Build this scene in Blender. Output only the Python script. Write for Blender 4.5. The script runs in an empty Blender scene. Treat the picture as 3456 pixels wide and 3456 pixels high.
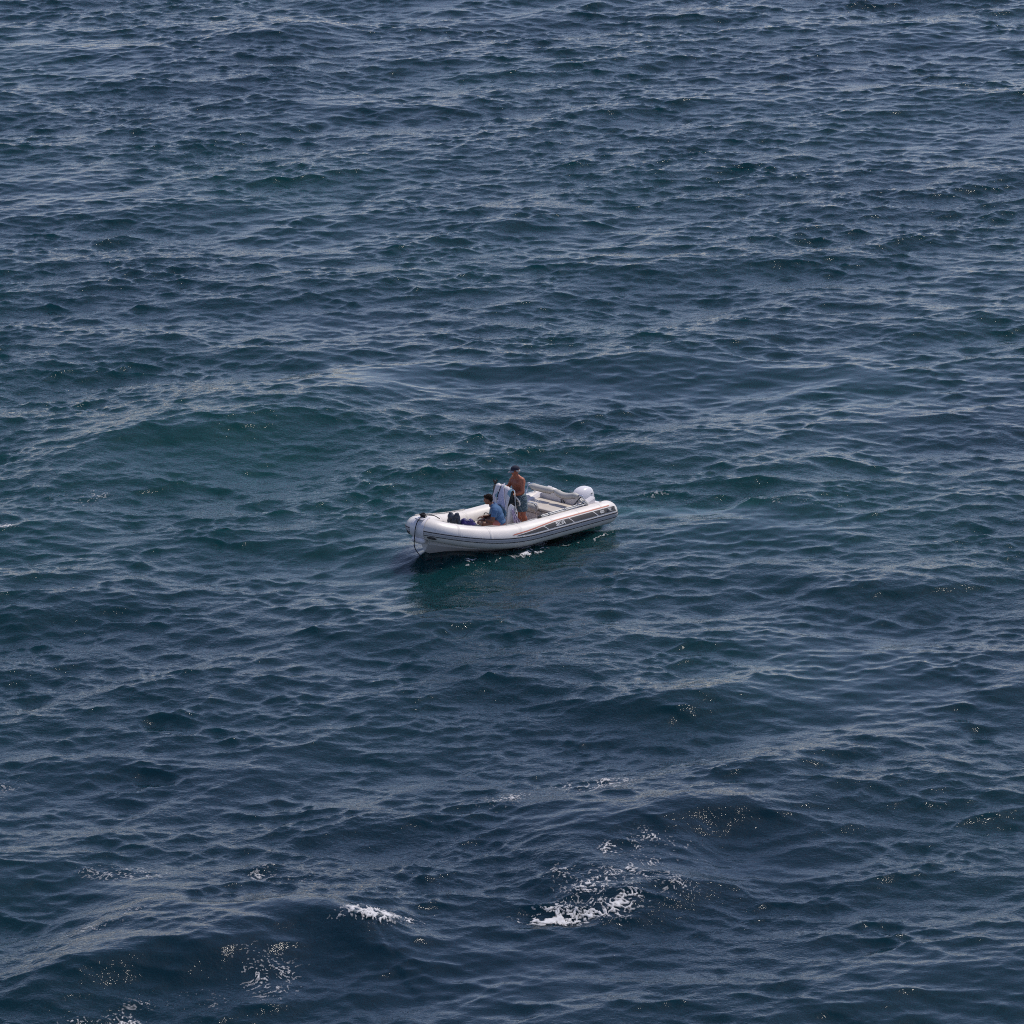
import bpy, bmesh, math, random
import numpy as np
from mathutils import Vector, Matrix, Euler

random.seed(7)
R = math.radians
sc = bpy.context.scene
C = sc.collection

# ------------------------------------------------------------------ camera
DIST, DEP, FOV = 130.8, R(18.0), R(11.0)
CAM = Vector((0.0, -DIST * math.cos(DEP), DIST * math.sin(DEP)))
cam_d = bpy.data.cameras.new('camera')
cam = bpy.data.objects.new('camera', cam_d)
C.objects.link(cam)
cam.location = CAM
cam.rotation_euler = (math.pi / 2 - DEP, 0, 0)
cam_d.sensor_width = 36.0
cam_d.angle = FOV
cam_d.clip_start = 1.0
cam_d.clip_end = 30000.0
sc.camera = cam

# ------------------------------------------------------------------ sky and sun
SUN_EL = R(58.0)
SUN_AZ = R(43.0)                      # measured from +Y (the view direction) towards +X (right)
world = bpy.data.worlds.new('World')
sc.world = world
world.use_nodes = True
wn = world.node_tree
bg = wn.nodes['Background']
sky = wn.nodes.new('ShaderNodeTexSky')
sky.sky_type = 'NISHITA'
sky.sun_disc = False
sky.sun_elevation = SUN_EL
sky.sun_rotation = SUN_AZ
sky.altitude = 50
sky.air_density = 0.75
sky.dust_density = 0.2
sky.ozone_density = 1.5
wb = wn.nodes.new('ShaderNodeMix')            # white balance of the whole sky: a little towards magenta
wb.data_type = 'RGBA'; wb.blend_type = 'MULTIPLY'
wb.inputs[0].default_value = 1.0
wb.inputs[7].default_value = (1.17, 0.975, 0.975, 1)
wn.links.new(sky.outputs[0], wb.inputs[6])
wn.links.new(wb.outputs[2], bg.inputs[0])
bg.inputs[1].default_value = 0.15

sun_d = bpy.data.lights.new('sun', 'SUN')
sun_d.energy = 3.4
sun_d.angle = R(0.53)
sun_d.color = (1.0, 0.93, 0.84)
sun = bpy.data.objects.new('sun', sun_d)
C.objects.link(sun)
to_sun = Vector((math.sin(SUN_AZ) * math.cos(SUN_EL), math.cos(SUN_AZ) * math.cos(SUN_EL), math.sin(SUN_EL)))
sun.rotation_euler = to_sun.to_track_quat('Z', 'Y').to_euler()
sun.location = (40, 40, 60)

sc.view_settings.view_transform = 'Standard'
sc.view_settings.look = 'None'
sc.view_settings.exposure = 0.0
sc.view_settings.gamma = 1.0
sc.view_settings.use_curve_mapping = False
sc.cycles.max_bounces = 6
sc.cycles.use_denoising = False
sc.cycles.filter_width = 1.05
sc.cycles.sample_clamp_direct = 10.0
sc.cycles.caustics_reflective = False
sc.cycles.caustics_refractive = False


# ------------------------------------------------------------------ materials
def mat(name, col, rough=0.5, metal=0.0, var=0.0, vscale=6.0, bump=0.0, bscale=60.0, spec=0.5, col2=None):
    m = bpy.data.materials.new(name)
    m.use_nodes = True
    nt = m.node_tree
    p = nt.nodes['Principled BSDF']
    p.inputs['Base Color'].default_value = (*col, 1)
    p.inputs['Roughness'].default_value = rough
    p.inputs['Metallic'].default_value = metal
    p.inputs['Specular IOR Level'].default_value = spec
    tc = nt.nodes.new('ShaderNodeTexCoord')
    if var > 0 or col2:
        n = nt.nodes.new('ShaderNodeTexNoise')
        n.inputs['Scale'].default_value = vscale
        n.inputs['Detail'].default_value = 5
        nt.links.new(tc.outputs['Object'], n.inputs['Vector'])
        r = nt.nodes.new('ShaderNodeValToRGB')
        c2 = col2 if col2 else tuple(c * (1 - var) for c in col)
        r.color_ramp.elements[0].position = 0.36
        r.color_ramp.elements[1].position = 0.64
        r.color_ramp.elements[0].color = (*c2, 1)
        r.color_ramp.elements[1].color = (*col, 1)
        nt.links.new(n.outputs['Fac'], r.inputs['Fac'])
        nt.links.new(r.outputs['Color'], p.inputs['Base Color'])
    if bump > 0:
        n2 = nt.nodes.new('ShaderNodeTexNoise')
        n2.inputs['Scale'].default_value = bscale
        n2.inputs['Detail'].default_value = 4
        nt.links.new(tc.outputs['Object'], n2.inputs['Vector'])
        b = nt.nodes.new('ShaderNodeBump')
        b.inputs['Strength'].default_value = bump
        b.inputs['Distance'].default_value = 0.02
        nt.links.new(n2.outputs['Fac'], b.inputs['Height'])
        nt.links.new(b.outputs['Normal'], p.inputs['Normal'])
    return m


def mat_dots(name, col, dot, scale, size):
    m = mat(name, col, 0.85)
    nt = m.node_tree
    p = nt.nodes['Principled BSDF']
    tc = nt.nodes['Texture Coordinate']
    v = nt.nodes.new('ShaderNodeTexVoronoi')
    v.inputs['Scale'].default_value = scale
    nt.links.new(tc.outputs['Object'], v.inputs['Vector'])
    r = nt.nodes.new('ShaderNodeValToRGB')
    r.color_ramp.elements[0].position = size
    r.color_ramp.elements[1].position = size + 0.12
    r.color_ramp.elements[0].color = (*dot, 1)
    r.color_ramp.elements[1].color = (*col, 1)
    nt.links.new(v.outputs['Distance'], r.inputs['Fac'])
    nt.links.new(r.outputs['Color'], p.inputs['Base Color'])
    return m


def mat_stripes(name, cols, scale, axis='X', warp=1.5):
    m = mat(name, cols[0], 0.9)
    nt = m.node_tree
    p = nt.nodes['Principled BSDF']
    tc = nt.nodes['Texture Coordinate']
    w = nt.nodes.new('ShaderNodeTexWave')
    w.bands_direction = axis
    w.inputs['Scale'].default_value = scale
    w.inputs['Distortion'].default_value = warp
    w.inputs['Detail Scale'].default_value = 2.0
    nt.links.new(tc.outputs['Object'], w.inputs['Vector'])
    r = nt.nodes.new('ShaderNodeValToRGB')
    r.color_ramp.elements[0].color = (*cols[0], 1)
    r.color_ramp.elements[1].color = (*cols[-1], 1)
    for i, c in enumerate(cols[1:-1]):
        e = r.color_ramp.elements.new((i + 1) / (len(cols) - 1))
        e.color = (*c, 1)
    nt.links.new(w.outputs['Fac'], r.inputs['Fac'])
    nt.links.new(r.outputs['Color'], p.inputs['Base Color'])
    return m


def mat_blocks(name, cols, scale):
    """pale beach towel print: soft-edged blocks of colour"""
    m = mat(name, cols[0], 0.95)
    nt = m.node_tree
    p = nt.nodes['Principled BSDF']
    tc = nt.nodes['Texture Coordinate']
    v = nt.nodes.new('ShaderNodeTexVoronoi')
    v.inputs['Scale'].default_value = scale
    v.inputs['Randomness'].default_value = 0.9
    v.distance = 'CHEBYCHEV'
    nt.links.new(tc.outputs['Object'], v.inputs['Vector'])
    sep = nt.nodes.new('ShaderNodeSeparateColor')
    nt.links.new(v.outputs['Color'], sep.inputs['Color'])
    r = nt.nodes.new('ShaderNodeValToRGB')
    r.color_ramp.interpolation = 'CONSTANT'
    r.color_ramp.elements[0].color = (*cols[0], 1)
    r.color_ramp.elements[1].position = 1 / len(cols)
    r.color_ramp.elements[1].color = (*cols[1], 1)
    for i, c in enumerate(cols[2:]):
        e = r.color_ramp.elements.new((i + 2) / len(cols))
        e.color = (*c, 1)
    nt.links.new(sep.outputs['Red'], r.inputs['Fac'])
    nt.links.new(r.outputs['Color'], p.inputs['Base Color'])
    return m


# ------------------------------------------------------------------ object helpers
def tag(o, label=None, cat=None, group=None, kind=None):
    if label: o['label'] = label
    if cat: o['category'] = cat
    if group: o['group'] = group
    if kind: o['kind'] = kind
    return o


class MB:
    """collects shapes for ONE mesh object"""
    def __init__(self):
        self.v, self.f = [], []

    def add(self, verts, faces):
        n = len(self.v)
        self.v += [tuple(p) for p in verts]
        self.f += [tuple(i + n for i in f) for f in faces]
        return self

    def grid(self, P, closed_u=False, closed_v=False):
        """P[i][j] points -> quads"""
        nu, nv = len(P), len(P[0])
        vs = [p for row in P for p in row]
        fs = []
        for i in range(nu if closed_u else nu - 1):
            for j in range(nv if closed_v else nv - 1):
                a, b = i * nv + j, i * nv + (j + 1) % nv
                c, d = ((i + 1) % nu) * nv + (j + 1) % nv, ((i + 1) % nu) * nv + j
                fs.append((a, b, c, d))
        return self.add(vs, fs)

    def sweep(self, pts, rad, seg=10, caps=True, flat=None, up=(0, 0, 1)):
        """round (or flattened) section along a polyline"""
        pts = [Vector(p) for p in pts]
        n = len(pts)
        rads = rad if isinstance(rad, (list, tuple)) else [rad] * n
        upv = Vector(up)
        rings = []
        prev = None
        for i in range(n):
            t = (pts[min(i + 1, n - 1)] - pts[max(i - 1, 0)]).normalized()
            if prev is None:
                a = upv if abs(t.dot(upv)) < 0.95 else Vector((1, 0, 0))
                s = t.cross(a).normalized()
            else:
                s = (prev - t * prev.dot(t)).normalized()
            prev = s
            u = s.cross(t).normalized()
            k = flat if flat else 1.0
            rings.append([pts[i] + (s * math.cos(2 * math.pi * j / seg) + u * math.sin(2 * math.pi * j / seg) * k) * rads[i] for j in range(seg)])
        self.grid(rings, closed_v=True)
        if caps:
            m = len(self.v)
            base = m - n * seg
            self.f.append(tuple(base + j for j in range(seg))[::-1])
            self.f.append(tuple(base + (n - 1) * seg + j for j in range(seg)))
        return self

    def capsule(self, p0, r0, p1, r1, seg=14, k=5):
        p0, p1 = Vector(p0), Vector(p1)
        d = (p1 - p0)
        L = d.length
        t = d.normalized() if L > 1e-6 else Vector((0, 0, 1))
        pts, rr = [], []
        for i in range(k + 1):
            a = math.pi / 2 * i / k
            pts.append(p0 - t * r0 * math.cos(a)); rr.append(max(r0 * math.sin(a), 1e-4))
        for i in range(k + 1):
            a = math.pi / 2 * i / k
            pts.append(p1 + t * r1 * math.sin(a)); rr.append(max(r1 * math.cos(a), 1e-4))
        return self.sweep(pts, rr, seg)

    def ell(self, c, r, rot=(0, 0, 0), nu=12, nv=18):
        M = Euler(rot).to_matrix()
        c = Vector(c)
        P = []
        for i in range(nu + 1):
            a = math.pi * i / nu
            s = max(math.sin(a), 1e-3)
            P.append([c + M @ Vector((r[0] * s * math.cos(2 * math.pi * j / nv), r[1] * s * math.sin(2 * math.pi * j / nv), r[2] * math.cos(a))) for j in range(nv)])
        n0 = len(self.v)
        self.grid(P, closed_v=True)
        self.f.append(tuple(n0 + j for j in range(nv)))
        self.f.append(tuple(n0 + nu * nv + j for j in range(nv))[::-1])
        return self

    def prism(self, poly, axis, a, b):
        """polygon (2-D list) extruded along axis 'x','y','z' from a to b"""
        def P(u, v, w):
            return {'x': (w, u, v), 'y': (u, w, v), 'z': (u, v, w)}[axis]
        n = len(poly)
        vs = [P(u, v, a) for u, v in poly] + [P(u, v, b) for u, v in poly]
        fs = [tuple(range(n))[::-1], tuple(range(n, 2 * n))] + [(i, (i + 1) % n, n + (i + 1) % n, n + i) for i in range(n)]
        return self.add(vs, fs)

    def box(self, c, s, rot=(0, 0, 0), bev=0.0, seg=2):
        bm = bmesh.new()
        bmesh.ops.create_cube(bm, size=1.0)
        for v in bm.verts:
            v.co = Vector((v.co.x * s[0], v.co.y * s[1], v.co.z * s[2]))
        if bev > 0:
            bmesh.ops.bevel(bm, geom=bm.edges[:], offset=bev, segments=seg, affect='EDGES', profile=0.5)
        M = Euler(rot).to_matrix()
        bm.verts.index_update()
        vs = [Vector(c) + M @ v.co for v in bm.verts]
        fs = [[v.index for v in f.verts] for f in bm.faces]
        bm.free()
        return self.add(vs, fs)

    def build(self, name, material, parent=None, smooth=True, bevel=0.0, auto=40):
        me = bpy.data.meshes.new(name)
        me.from_pydata([tuple(v) for v in self.v], [], self.f)
        bm = bmesh.new(); bm.from_mesh(me)
        bmesh.ops.recalc_face_normals(bm, faces=bm.faces)
        if bevel > 0:
            es = [e for e in bm.edges if len(e.link_faces) == 2 and e.calc_face_angle(0) > R(35)]
            bmesh.ops.bevel(bm, geom=es, offset=bevel, segments=2, affect='EDGES', profile=0.5)
        bm.to_mesh(me); bm.free()
        if smooth:
            me.polygons.foreach_set('use_smooth', [True] * len(me.polygons))
            me.set_sharp_from_angle(angle=R(auto))
        me.materials.append(material)
        o = bpy.data.objects.new(name, me)
        C.objects.link(o)
        if parent is not None:
            o.parent = parent
        return o

    def solid(self, name, material, parent=None, voxel=0.008, smooth=5, warp=None):
        """union of the collected closed shapes as ONE continuous surface"""
        me = bpy.data.meshes.new(name)
        me.from_pydata([tuple(v) for v in self.v], [], self.f)
        bm = bmesh.new(); bm.from_mesh(me)
        bmesh.ops.recalc_face_normals(bm, faces=bm.faces)
        bm.to_mesh(me); bm.free()
        o = bpy.data.objects.new(name, me)
        C.objects.link(o)
        r = o.modifiers.new('r', 'REMESH'); r.mode = 'VOXEL'; r.voxel_size = voxel
        if smooth:
            s = o.modifiers.new('s', 'SMOOTH'); s.factor = 0.5; s.iterations = smooth
        dg = bpy.context.evaluated_depsgraph_get()
        me2 = bpy.data.meshes.new_from_object(o.evaluated_get(dg))
        o.modifiers.clear()
        o.data = me2
        bpy.data.meshes.remove(me)
        me2.name = name
        if warp:
            for v in me2.vertices:
                v.co = warp(v.co.copy(), v.normal.copy())
        me2.polygons.foreach_set('use_smooth', [True] * len(me2.polygons))
        me2.materials.clear(); me2.materials.append(material)
        if parent is not None:
            o.parent = parent
        return o


def empty(name, M=None, parent=None):
    o = bpy.data.objects.new(name, None)
    o.empty_display_size = 0.2
    C.objects.link(o)
    if parent: o.parent = parent
    if M is not None: o.matrix_world = M
    return o


# ------------------------------------------------------------------ the boat's pose on the water
HEAD, PITCH, ROLL = R(45.8), R(2.0), R(2.2)
BOAT_AT = Vector((1.80, -0.18, 0.28))           # stern centre at the height of the tube axis
BM = Matrix.Translation(BOAT_AT) @ Matrix.Rotation(math.pi + HEAD, 4, 'Z') @ Matrix.Rotation(-PITCH, 4, 'Y') @ Matrix.Rotation(ROLL, 4, 'X')


# ------------------------------------------------------------------ the sea
SEA_DX, SEA_DY = 0.052, 0.068
rng = np.random.default_rng(11)


def ocean(N, L, lmin, lmax, ang, spread, power, slope, seed, iso=0.0):
    """one band of a random wave field: height and horizontal displacement on a tile"""
    g = np.random.default_rng(seed)
    k1 = np.fft.fftfreq(N, d=L / N) * 2 * np.pi
    kx, ky = np.meshgrid(k1, k1, indexing='ij')
    k = np.hypot(kx, ky); k[0, 0] = 1e-6
    lam = 2 * np.pi / k
    A = k ** (-power)
    lo = 1 / (1 + np.exp(-(np.log(lam / lmin)) * 8)); hi = 1 / (1 + np.exp(-(np.log(lmax / lam)) * 8))
    A = A * lo * hi
    c = np.cos(np.arctan2(ky, kx) - ang)
    A *= iso + (1 - iso) * np.where(c > 0, np.abs(c) ** spread, 0)
    A[0, 0] = 0
    H = A * (g.normal(size=(N, N)) + 1j * g.normal(size=(N, N)))
    h = np.real(np.fft.ifft2(H)); sx = np.real(np.fft.ifft2(1j * kx * H)); sy = np.real(np.fft.ifft2(1j * ky * H))
    s = slope / math.sqrt((sx ** 2 + sy ** 2).mean())
    dx = np.real(np.fft.ifft2(-1j * kx / k * H)); dy = np.real(np.fft.ifft2(-1j * ky / k * H))
    return [t.astype(np.float32) * np.float32(s) for t in (h, dx, dy)]


def samp(tile, L, X, Y):
    N = tile.shape[0]
    u = (X / L * N) % N; v = (Y / L * N) % N
    i = np.floor(u).astype(np.int32); j = np.floor(v).astype(np.int32)
    fu = (u - i).astype(np.float32); fv = (v - j).astype(np.float32)
    i %= N; j %= N
    i1 = (i + 1) % N; j1 = (j + 1) % N
    return (tile[i, j] * (1 - fu) * (1 - fv) + tile[i1, j] * fu * (1 - fv) + tile[i, j1] * (1 - fu) * fv + tile[i1, j1] * fu * fv)


def noise_tile(N, L, lmin, lmax, seed, power=1.0):
    h = ocean(N, L, lmin, lmax, 0, 2, power, 1.0, seed, iso=1.0)[0]
    return h / h.std()


# wind sea runs towards the viewer and a little to the right
B1 = (ocean(512, 131.0, 1.4, 11.0, R(-68), 1.8, 1.85, 0.078, 3), 131.0, 1.2, 4.0)
B2 = (ocean(1024, 53.0, 0.28, 1.9, R(-100), 2.2, 1.75, 0.128, 5), 53.0, 1.3, 0.8)
B2C = (ocean(1024, 47.0, 0.26, 1.7, R(-56), 2.2, 1.7, 0.108, 6), 47.0, 1.3, 0.7)       # crossing chop
B3 = (ocean(1024, 37.0, 0.12, 0.34, R(-85), 0.6, 1.2, 0.115, 9), 37.0, 0.7, 0.3)
G1 = (noise_tile(256, 160.0, 7, 40, 21), 160.0)
G2 = (noise_tile(256, 90.0, 3, 16, 22), 90.0)
G5 = (noise_tile(512, 61.0, 1.2, 5.0, 29), 61.0)
G3 = (noise_tile(512, 23.0, 0.25, 2.5, 23, 1.3), 23.0)
G4 = (noise_tile(512, 9.0, 0.07, 0.42, 24, 1.3), 9.0)

CF = Vector((0, math.cos(DEP), -math.sin(DEP))); CU = Vector((0, math.sin(DEP), math.cos(DEP)))
FPX = 1728.0 / math.tan(FOV / 2)


def sea_at(px, py):
    """point of the still water under a place in the photograph (3456 px wide)"""
    d = CF + Vector((1, 0, 0)) * ((px - 1728) / FPX) + CU * ((1728 - py) / FPX)
    t = -CAM.z / d.z
    p = CAM + d * t
    return (p.x, p.y)


# larger crests standing out of the wind sea: line of the crest, height, width towards viewer, width behind
RIDGES = []
for pts, h, wf, wb in (
        ([(-250, 3370), (150, 3330), (600, 3250), (1000, 3170), (1240, 3130), (1500, 3105)], 0.62, 1.4, 2.6),
        ([(1700, 3060), (1950, 2985), (2200, 2880), (2400, 2815), (2700, 2800), (3100, 2790)], 0.52, 1.4, 2.6),
        ([(1500, 2330), (1900, 2320), (2300, 2360), (2650, 2420)], 0.28, 1.8, 2.6),
        ([(-200, 1650), (150, 1590), (420, 1520), (700, 1450), (1000, 1415), (1400, 1400), (1750, 1390)], 0.50, 3.2, 3.4),
        ([(-200, 2020), (0, 2010), (400, 1985), (600, 2010)], 0.30, 1.4, 2.4),
        ([(900, 2105), (1300, 2110), (1600, 2140)], 0.16, 1.2, 2.0),
        ([(1980, 1600), (2300, 1570), (2700, 1590), (3000, 1620)], 0.24, 1.6, 2.4),
        ([(2700, 2060), (3000, 1990), (3250, 2030)], 0.20, 1.7, 2.6),
        ([(2500, 2680), (2900, 2640), (3456, 2560)], 0.22, 1.8, 2.8),
        ([(300, 330), (700, 230), (1050, 140), (1300, 100)], 0.30, 3.0, 4.0)):
    RIDGES.append(([sea_at(*p) for p in pts], h, wf, wb))

# smoother and choppier patches: centre, half sizes (photo px), factor on the small waves
PATCHES = []
for cx, cy, rx, ry, f in (
        (2480, 1800, 420, 70, 0.30), (2330, 1722, 330, 22, 0.12), (2750, 1750, 250, 50, 0.5), (1500, 1290, 700, 70, 0.45), (2500, 1290, 700, 90, 0.55),
        (420, 1500, 520, 70, 0.8), (200, 1800, 330, 90, 0.7), (900, 3110, 420, 45, 0.55),
        (300, 2990, 400, 60, 0.6), (1900, 2800, 300, 60, 0.5), (2900, 2150, 400, 80, 0.65), (700, 3260, 500, 60, 0.75),
        (2500, 2930, 350, 60, 0.5), (1900, 1850, 500, 60, 0.8), (700, 950, 700, 120, 1.15), (2800, 700, 600, 160, 1.1)):
    a = sea_at(cx, cy); b = sea_at(cx + rx, cy); c = sea_at(cx, cy - ry)
    PATCHES.append((a[0], a[1], b[0] - a[0], c[1] - a[1], f))

FX, FY = (lambda a, b: (a / math.hypot(a, b), b / math.hypot(a, b)))(BM[0][0], BM[1][0])


def boat_xy(X, Y):
    fx, fy = BM[0][0], BM[1][0]
    n = math.hypot(fx, fy); fx, fy = fx / n, fy / n
    dx, dy = X - BOAT_AT.x, Y - BOAT_AT.y
    return dx * fx + dy * fy, -dx * fy + dy * fx


def ridge_z(X, Y):
    Z = np.zeros_like(X); calm = np.zeros_like(X)
    wob = samp(G2[0], G2[1], X, Y) * 0.45 + samp(G1[0], G1[1], X, Y) * 0.5
    lump = 1 + 0.12 * samp(G2[0], G2[1], X + 31, Y + 7)
    for pts, h, wf, wb in RIDGES:
        P = np.array(pts)
        best = np.full(X.shape, 1e9, np.float32); sgn = np.zeros_like(X); along = np.zeros_like(X)
        tot = len(P) - 1
        for i in range(tot):
            a, b = P[i], P[i + 1]
            d = b - a; L2 = (d ** 2).sum()
            t = ((X - a[0]) * d[0] + (Y - a[1]) * d[1]) / L2
            tc = np.clip(t, 0, 1)
            qx, qy = X - (a[0] + tc * d[0]), Y - (a[1] + tc * d[1])
            r = np.hypot(qx, qy)
            side = np.where(d[0] * qy - d[1] * qx > 0, 1.0, -1.0)
            m = r < best
            best = np.where(m, r, best); sgn = np.where(m, side, sgn); along = np.where(m, (i + tc) / tot, along)
        s = best * sgn + wob
        w = np.where(s < 0, wf, wb)
        taper = np.clip(np.minimum(along, 1 - along) / 0.3, 0, 1); taper = taper * taper * (3 - 2 * taper)
        trough = -0.30 * np.exp(-((s + wf * 1.9) / (wf * 1.1)) ** 2)
        calm = np.maximum(calm, taper * np.exp(-((s + 0.7 * wf) / (1.0 * wf)) ** 2) * min(1.0, h / 0.45))
        Z += 0.68 * h * taper * lump * (np.exp(-(s / w) ** 2) + trough)
    return Z, calm


def sea_surface(X, Y, cell=None):
    X = X.astype(np.float32); Y = Y.astype(np.float32)
    ff = np.ones_like(X)
    for cx, cy, rx, ry, f in PATCHES:
        q = ((X - cx) / rx) ** 2 + ((Y - cy) / ry) ** 2
        ff *= 1 + (f - 1) * np.exp(-q ** 1.4)
    RZ, calm = ridge_z(X, Y)
    ff *= 1 - 0.22 * calm
    gust = np.clip(1 + 0.20 * samp(G1[0], G1[1], X, Y) + 0.12 * samp(G2[0], G2[1], X, Y), 0.35, 1.6) * ff
    Z = np.zeros_like(X); DX = np.zeros_like(X); DY = np.zeros_like(X)
    grp = np.clip(1 + 0.26 * samp(G5[0], G5[1], X, Y), 0.25, 2.0)          # the chop comes in small groups
    ZS = np.zeros_like(X)
    for n, ((h, tx, ty), L, chop, lam) in enumerate((B1, B2, B2C, B3)):
        w = 1.0 if cell is None else np.clip(lam / (3.0 * cell), 0, 1)
        w = w * (1.0 if n == 0 else gust ** (1.25 if n == 3 else 0.7) * grp)
        hh = samp(h, L, X, Y) * w
        if n == 0:
            Z += hh
        else:
            ZS += hh
        DX -= chop * samp(tx, L, X, Y) * w
        DY -= chop * samp(ty, L, X, Y) * w
    far = np.clip(1 - (np.hypot(X, Y) - 75) / 40, 0, 1)
    Z += RZ * far
    # the boat pushes the water aside and keeps it out of the hull
    bx, by = boat_xy(X, Y)
    half = 0.68 * np.clip(1 - np.clip((bx - 3.4) / 2.0, 0, 1) ** 2.2, 0, 1)
    ins = np.clip((half - np.abs(by)) / 0.2 + 0.5, 0, 1) * np.clip((bx - 0.2) / 0.3, 0, 1) * np.clip((5.2 - bx) / 0.3, 0, 1)
    near = np.exp(-(np.clip(np.abs(by) - 0.7, 0, 9) / 1.0) ** 2) * np.exp(-(np.clip(np.abs(bx - 2.9) - 2.6, 0, 9) / 1.0) ** 2)
    Z = Z * (1 - 0.45 * near) + ZS
    Z += 0.08 * np.exp(-((np.abs(by) - 1.05) / 0.25) ** 2) * np.exp(-((bx - 3.6) / 1.0) ** 2)
    Z += 0.36 * np.exp(-((by - 0.3) / 1.5) ** 2) * np.exp(-((bx - 5.0) / 1.3) ** 2)       # the swell lifting the bow
    Z -= ins * 0.30
    DX *= 1 - ins; DY *= 1 - ins
    return X + DX, Y + DY, Z


def axis_coords(lo, hi, step, far):
    core = np.arange(lo, hi + step / 2, step)
    s, left, right = step, [], []
    p = lo
    while p > -far:
        s *= 1.17; p -= s; left.append(p)
    s, p = step, core[-1]
    while p < far:
        s *= 1.17; p += s; right.append(p)
    return np.concatenate([np.array(left[::-1]), core, np.array(right)])


def quads_mesh(name, P, faces, material, attrs=None):
    me = bpy.data.meshes.new(name)
    me.vertices.add(len(P)); me.vertices.foreach_set('co', np.ascontiguousarray(P, np.float32).ravel())
    me.loops.add(faces.size); me.loops.foreach_set('vertex_index', np.ascontiguousarray(faces, np.int32).ravel())
    me.polygons.add(len(faces))
    me.polygons.foreach_set('loop_start', np.arange(0, faces.size, 4, dtype=np.int32))
    me.polygons.foreach_set('use_smooth', np.ones(len(faces), bool))
    me.update(calc_edges=True)
    for k, a in (attrs or {}).items():
        at = me.attributes.new(k, 'FLOAT', 'POINT'); at.data.foreach_set('value', np.ascontiguousarray(a, np.float32).ravel())
    me.materials.append(material)
    o = bpy.data.objects.new(name, me); C.objects.link(o)
    return o


def grid_faces(nx, ny):
    i, j = np.meshgrid(np.arange(nx - 1), np.arange(ny - 1), indexing='ij')
    a = (i * ny + j).ravel()
    return np.stack([a, a + ny, a + ny + 1, a + 1], 1)


def sea_material():
    m = bpy.data.materials.new('sea_water')
    m.use_nodes = True
    nt = m.node_tree
    p = nt.nodes['Principled BSDF']
    p.inputs['Roughness'].default_value = 0.025
    p.inputs['IOR'].default_value = 1.333
    p.subsurface_method = 'BURLEY'                 # light scattered up from below the surface
    p.inputs['Subsurface Weight'].default_value = 1.0
    p.inputs['Subsurface Radius'].default_value = (0.6, 1.0, 1.0)
    p.inputs['Subsurface Scale'].default_value = 0.6
    at = nt.nodes.new('ShaderNodeAttribute'); at.attribute_name = 'turbidity'
    r = nt.nodes.new('ShaderNodeValToRGB')
    e = r.color_ramp.elements
    e[0].position = 0.0; e[0].color = (0.0016, 0.0140, 0.0235, 1)     # deep navy water
    e[1].position = 1.0; e[1].color = (0.0130, 0.0600, 0.0620, 1)     # water whitened by the propeller
    m2 = e.new(0.78); m2.color = (0.0028, 0.0330, 0.0338, 1)           # greener, cloudier water
    m1 = e.new(0.40); m1.color = (0.0020, 0.0210, 0.0275, 1)
    nt.links.new(at.outputs['Fac'], r.inputs['Fac'])
    nt.links.new(r.outputs['Color'], p.inputs['Base Color'])
    tc = nt.nodes.new('ShaderNodeTexCoord')
    mp = nt.nodes.new('ShaderNodeMapping'); mp.inputs['Scale'].default_value = (1.0, 1.25, 1.0)
    nt.links.new(tc.outputs['Object'], mp.inputs['Vector'])
    n1 = nt.nodes.new('ShaderNodeTexNoise'); n1.inputs['Scale'].default_value = 9.0; n1.inputs['Detail'].default_value = 3.0; n1.inputs['Roughness'].default_value = 0.55; n1.inputs['Distortion'].default_value = 0.6
    nt.links.new(mp.outputs[0], n1.inputs['Vector'])
    at2 = nt.nodes.new('ShaderNodeAttribute'); at2.attribute_name = 'ripple'
    b = nt.nodes.new('ShaderNodeBump'); b.inputs['Distance'].default_value = 0.05
    mul = nt.nodes.new('ShaderNodeMath'); mul.operation = 'MULTIPLY'; mul.inputs[1].default_value = 0.32
    nt.links.new(at2.outputs['Fac'], mul.inputs[0])
    nt.links.new(mul.outputs[0], b.inputs['Strength'])
    nt.links.new(n1.outputs['Fac'], b.inputs['Height'])
    nt.links.new(b.outputs['Normal'], p.inputs['Normal'])
    return m


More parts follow.
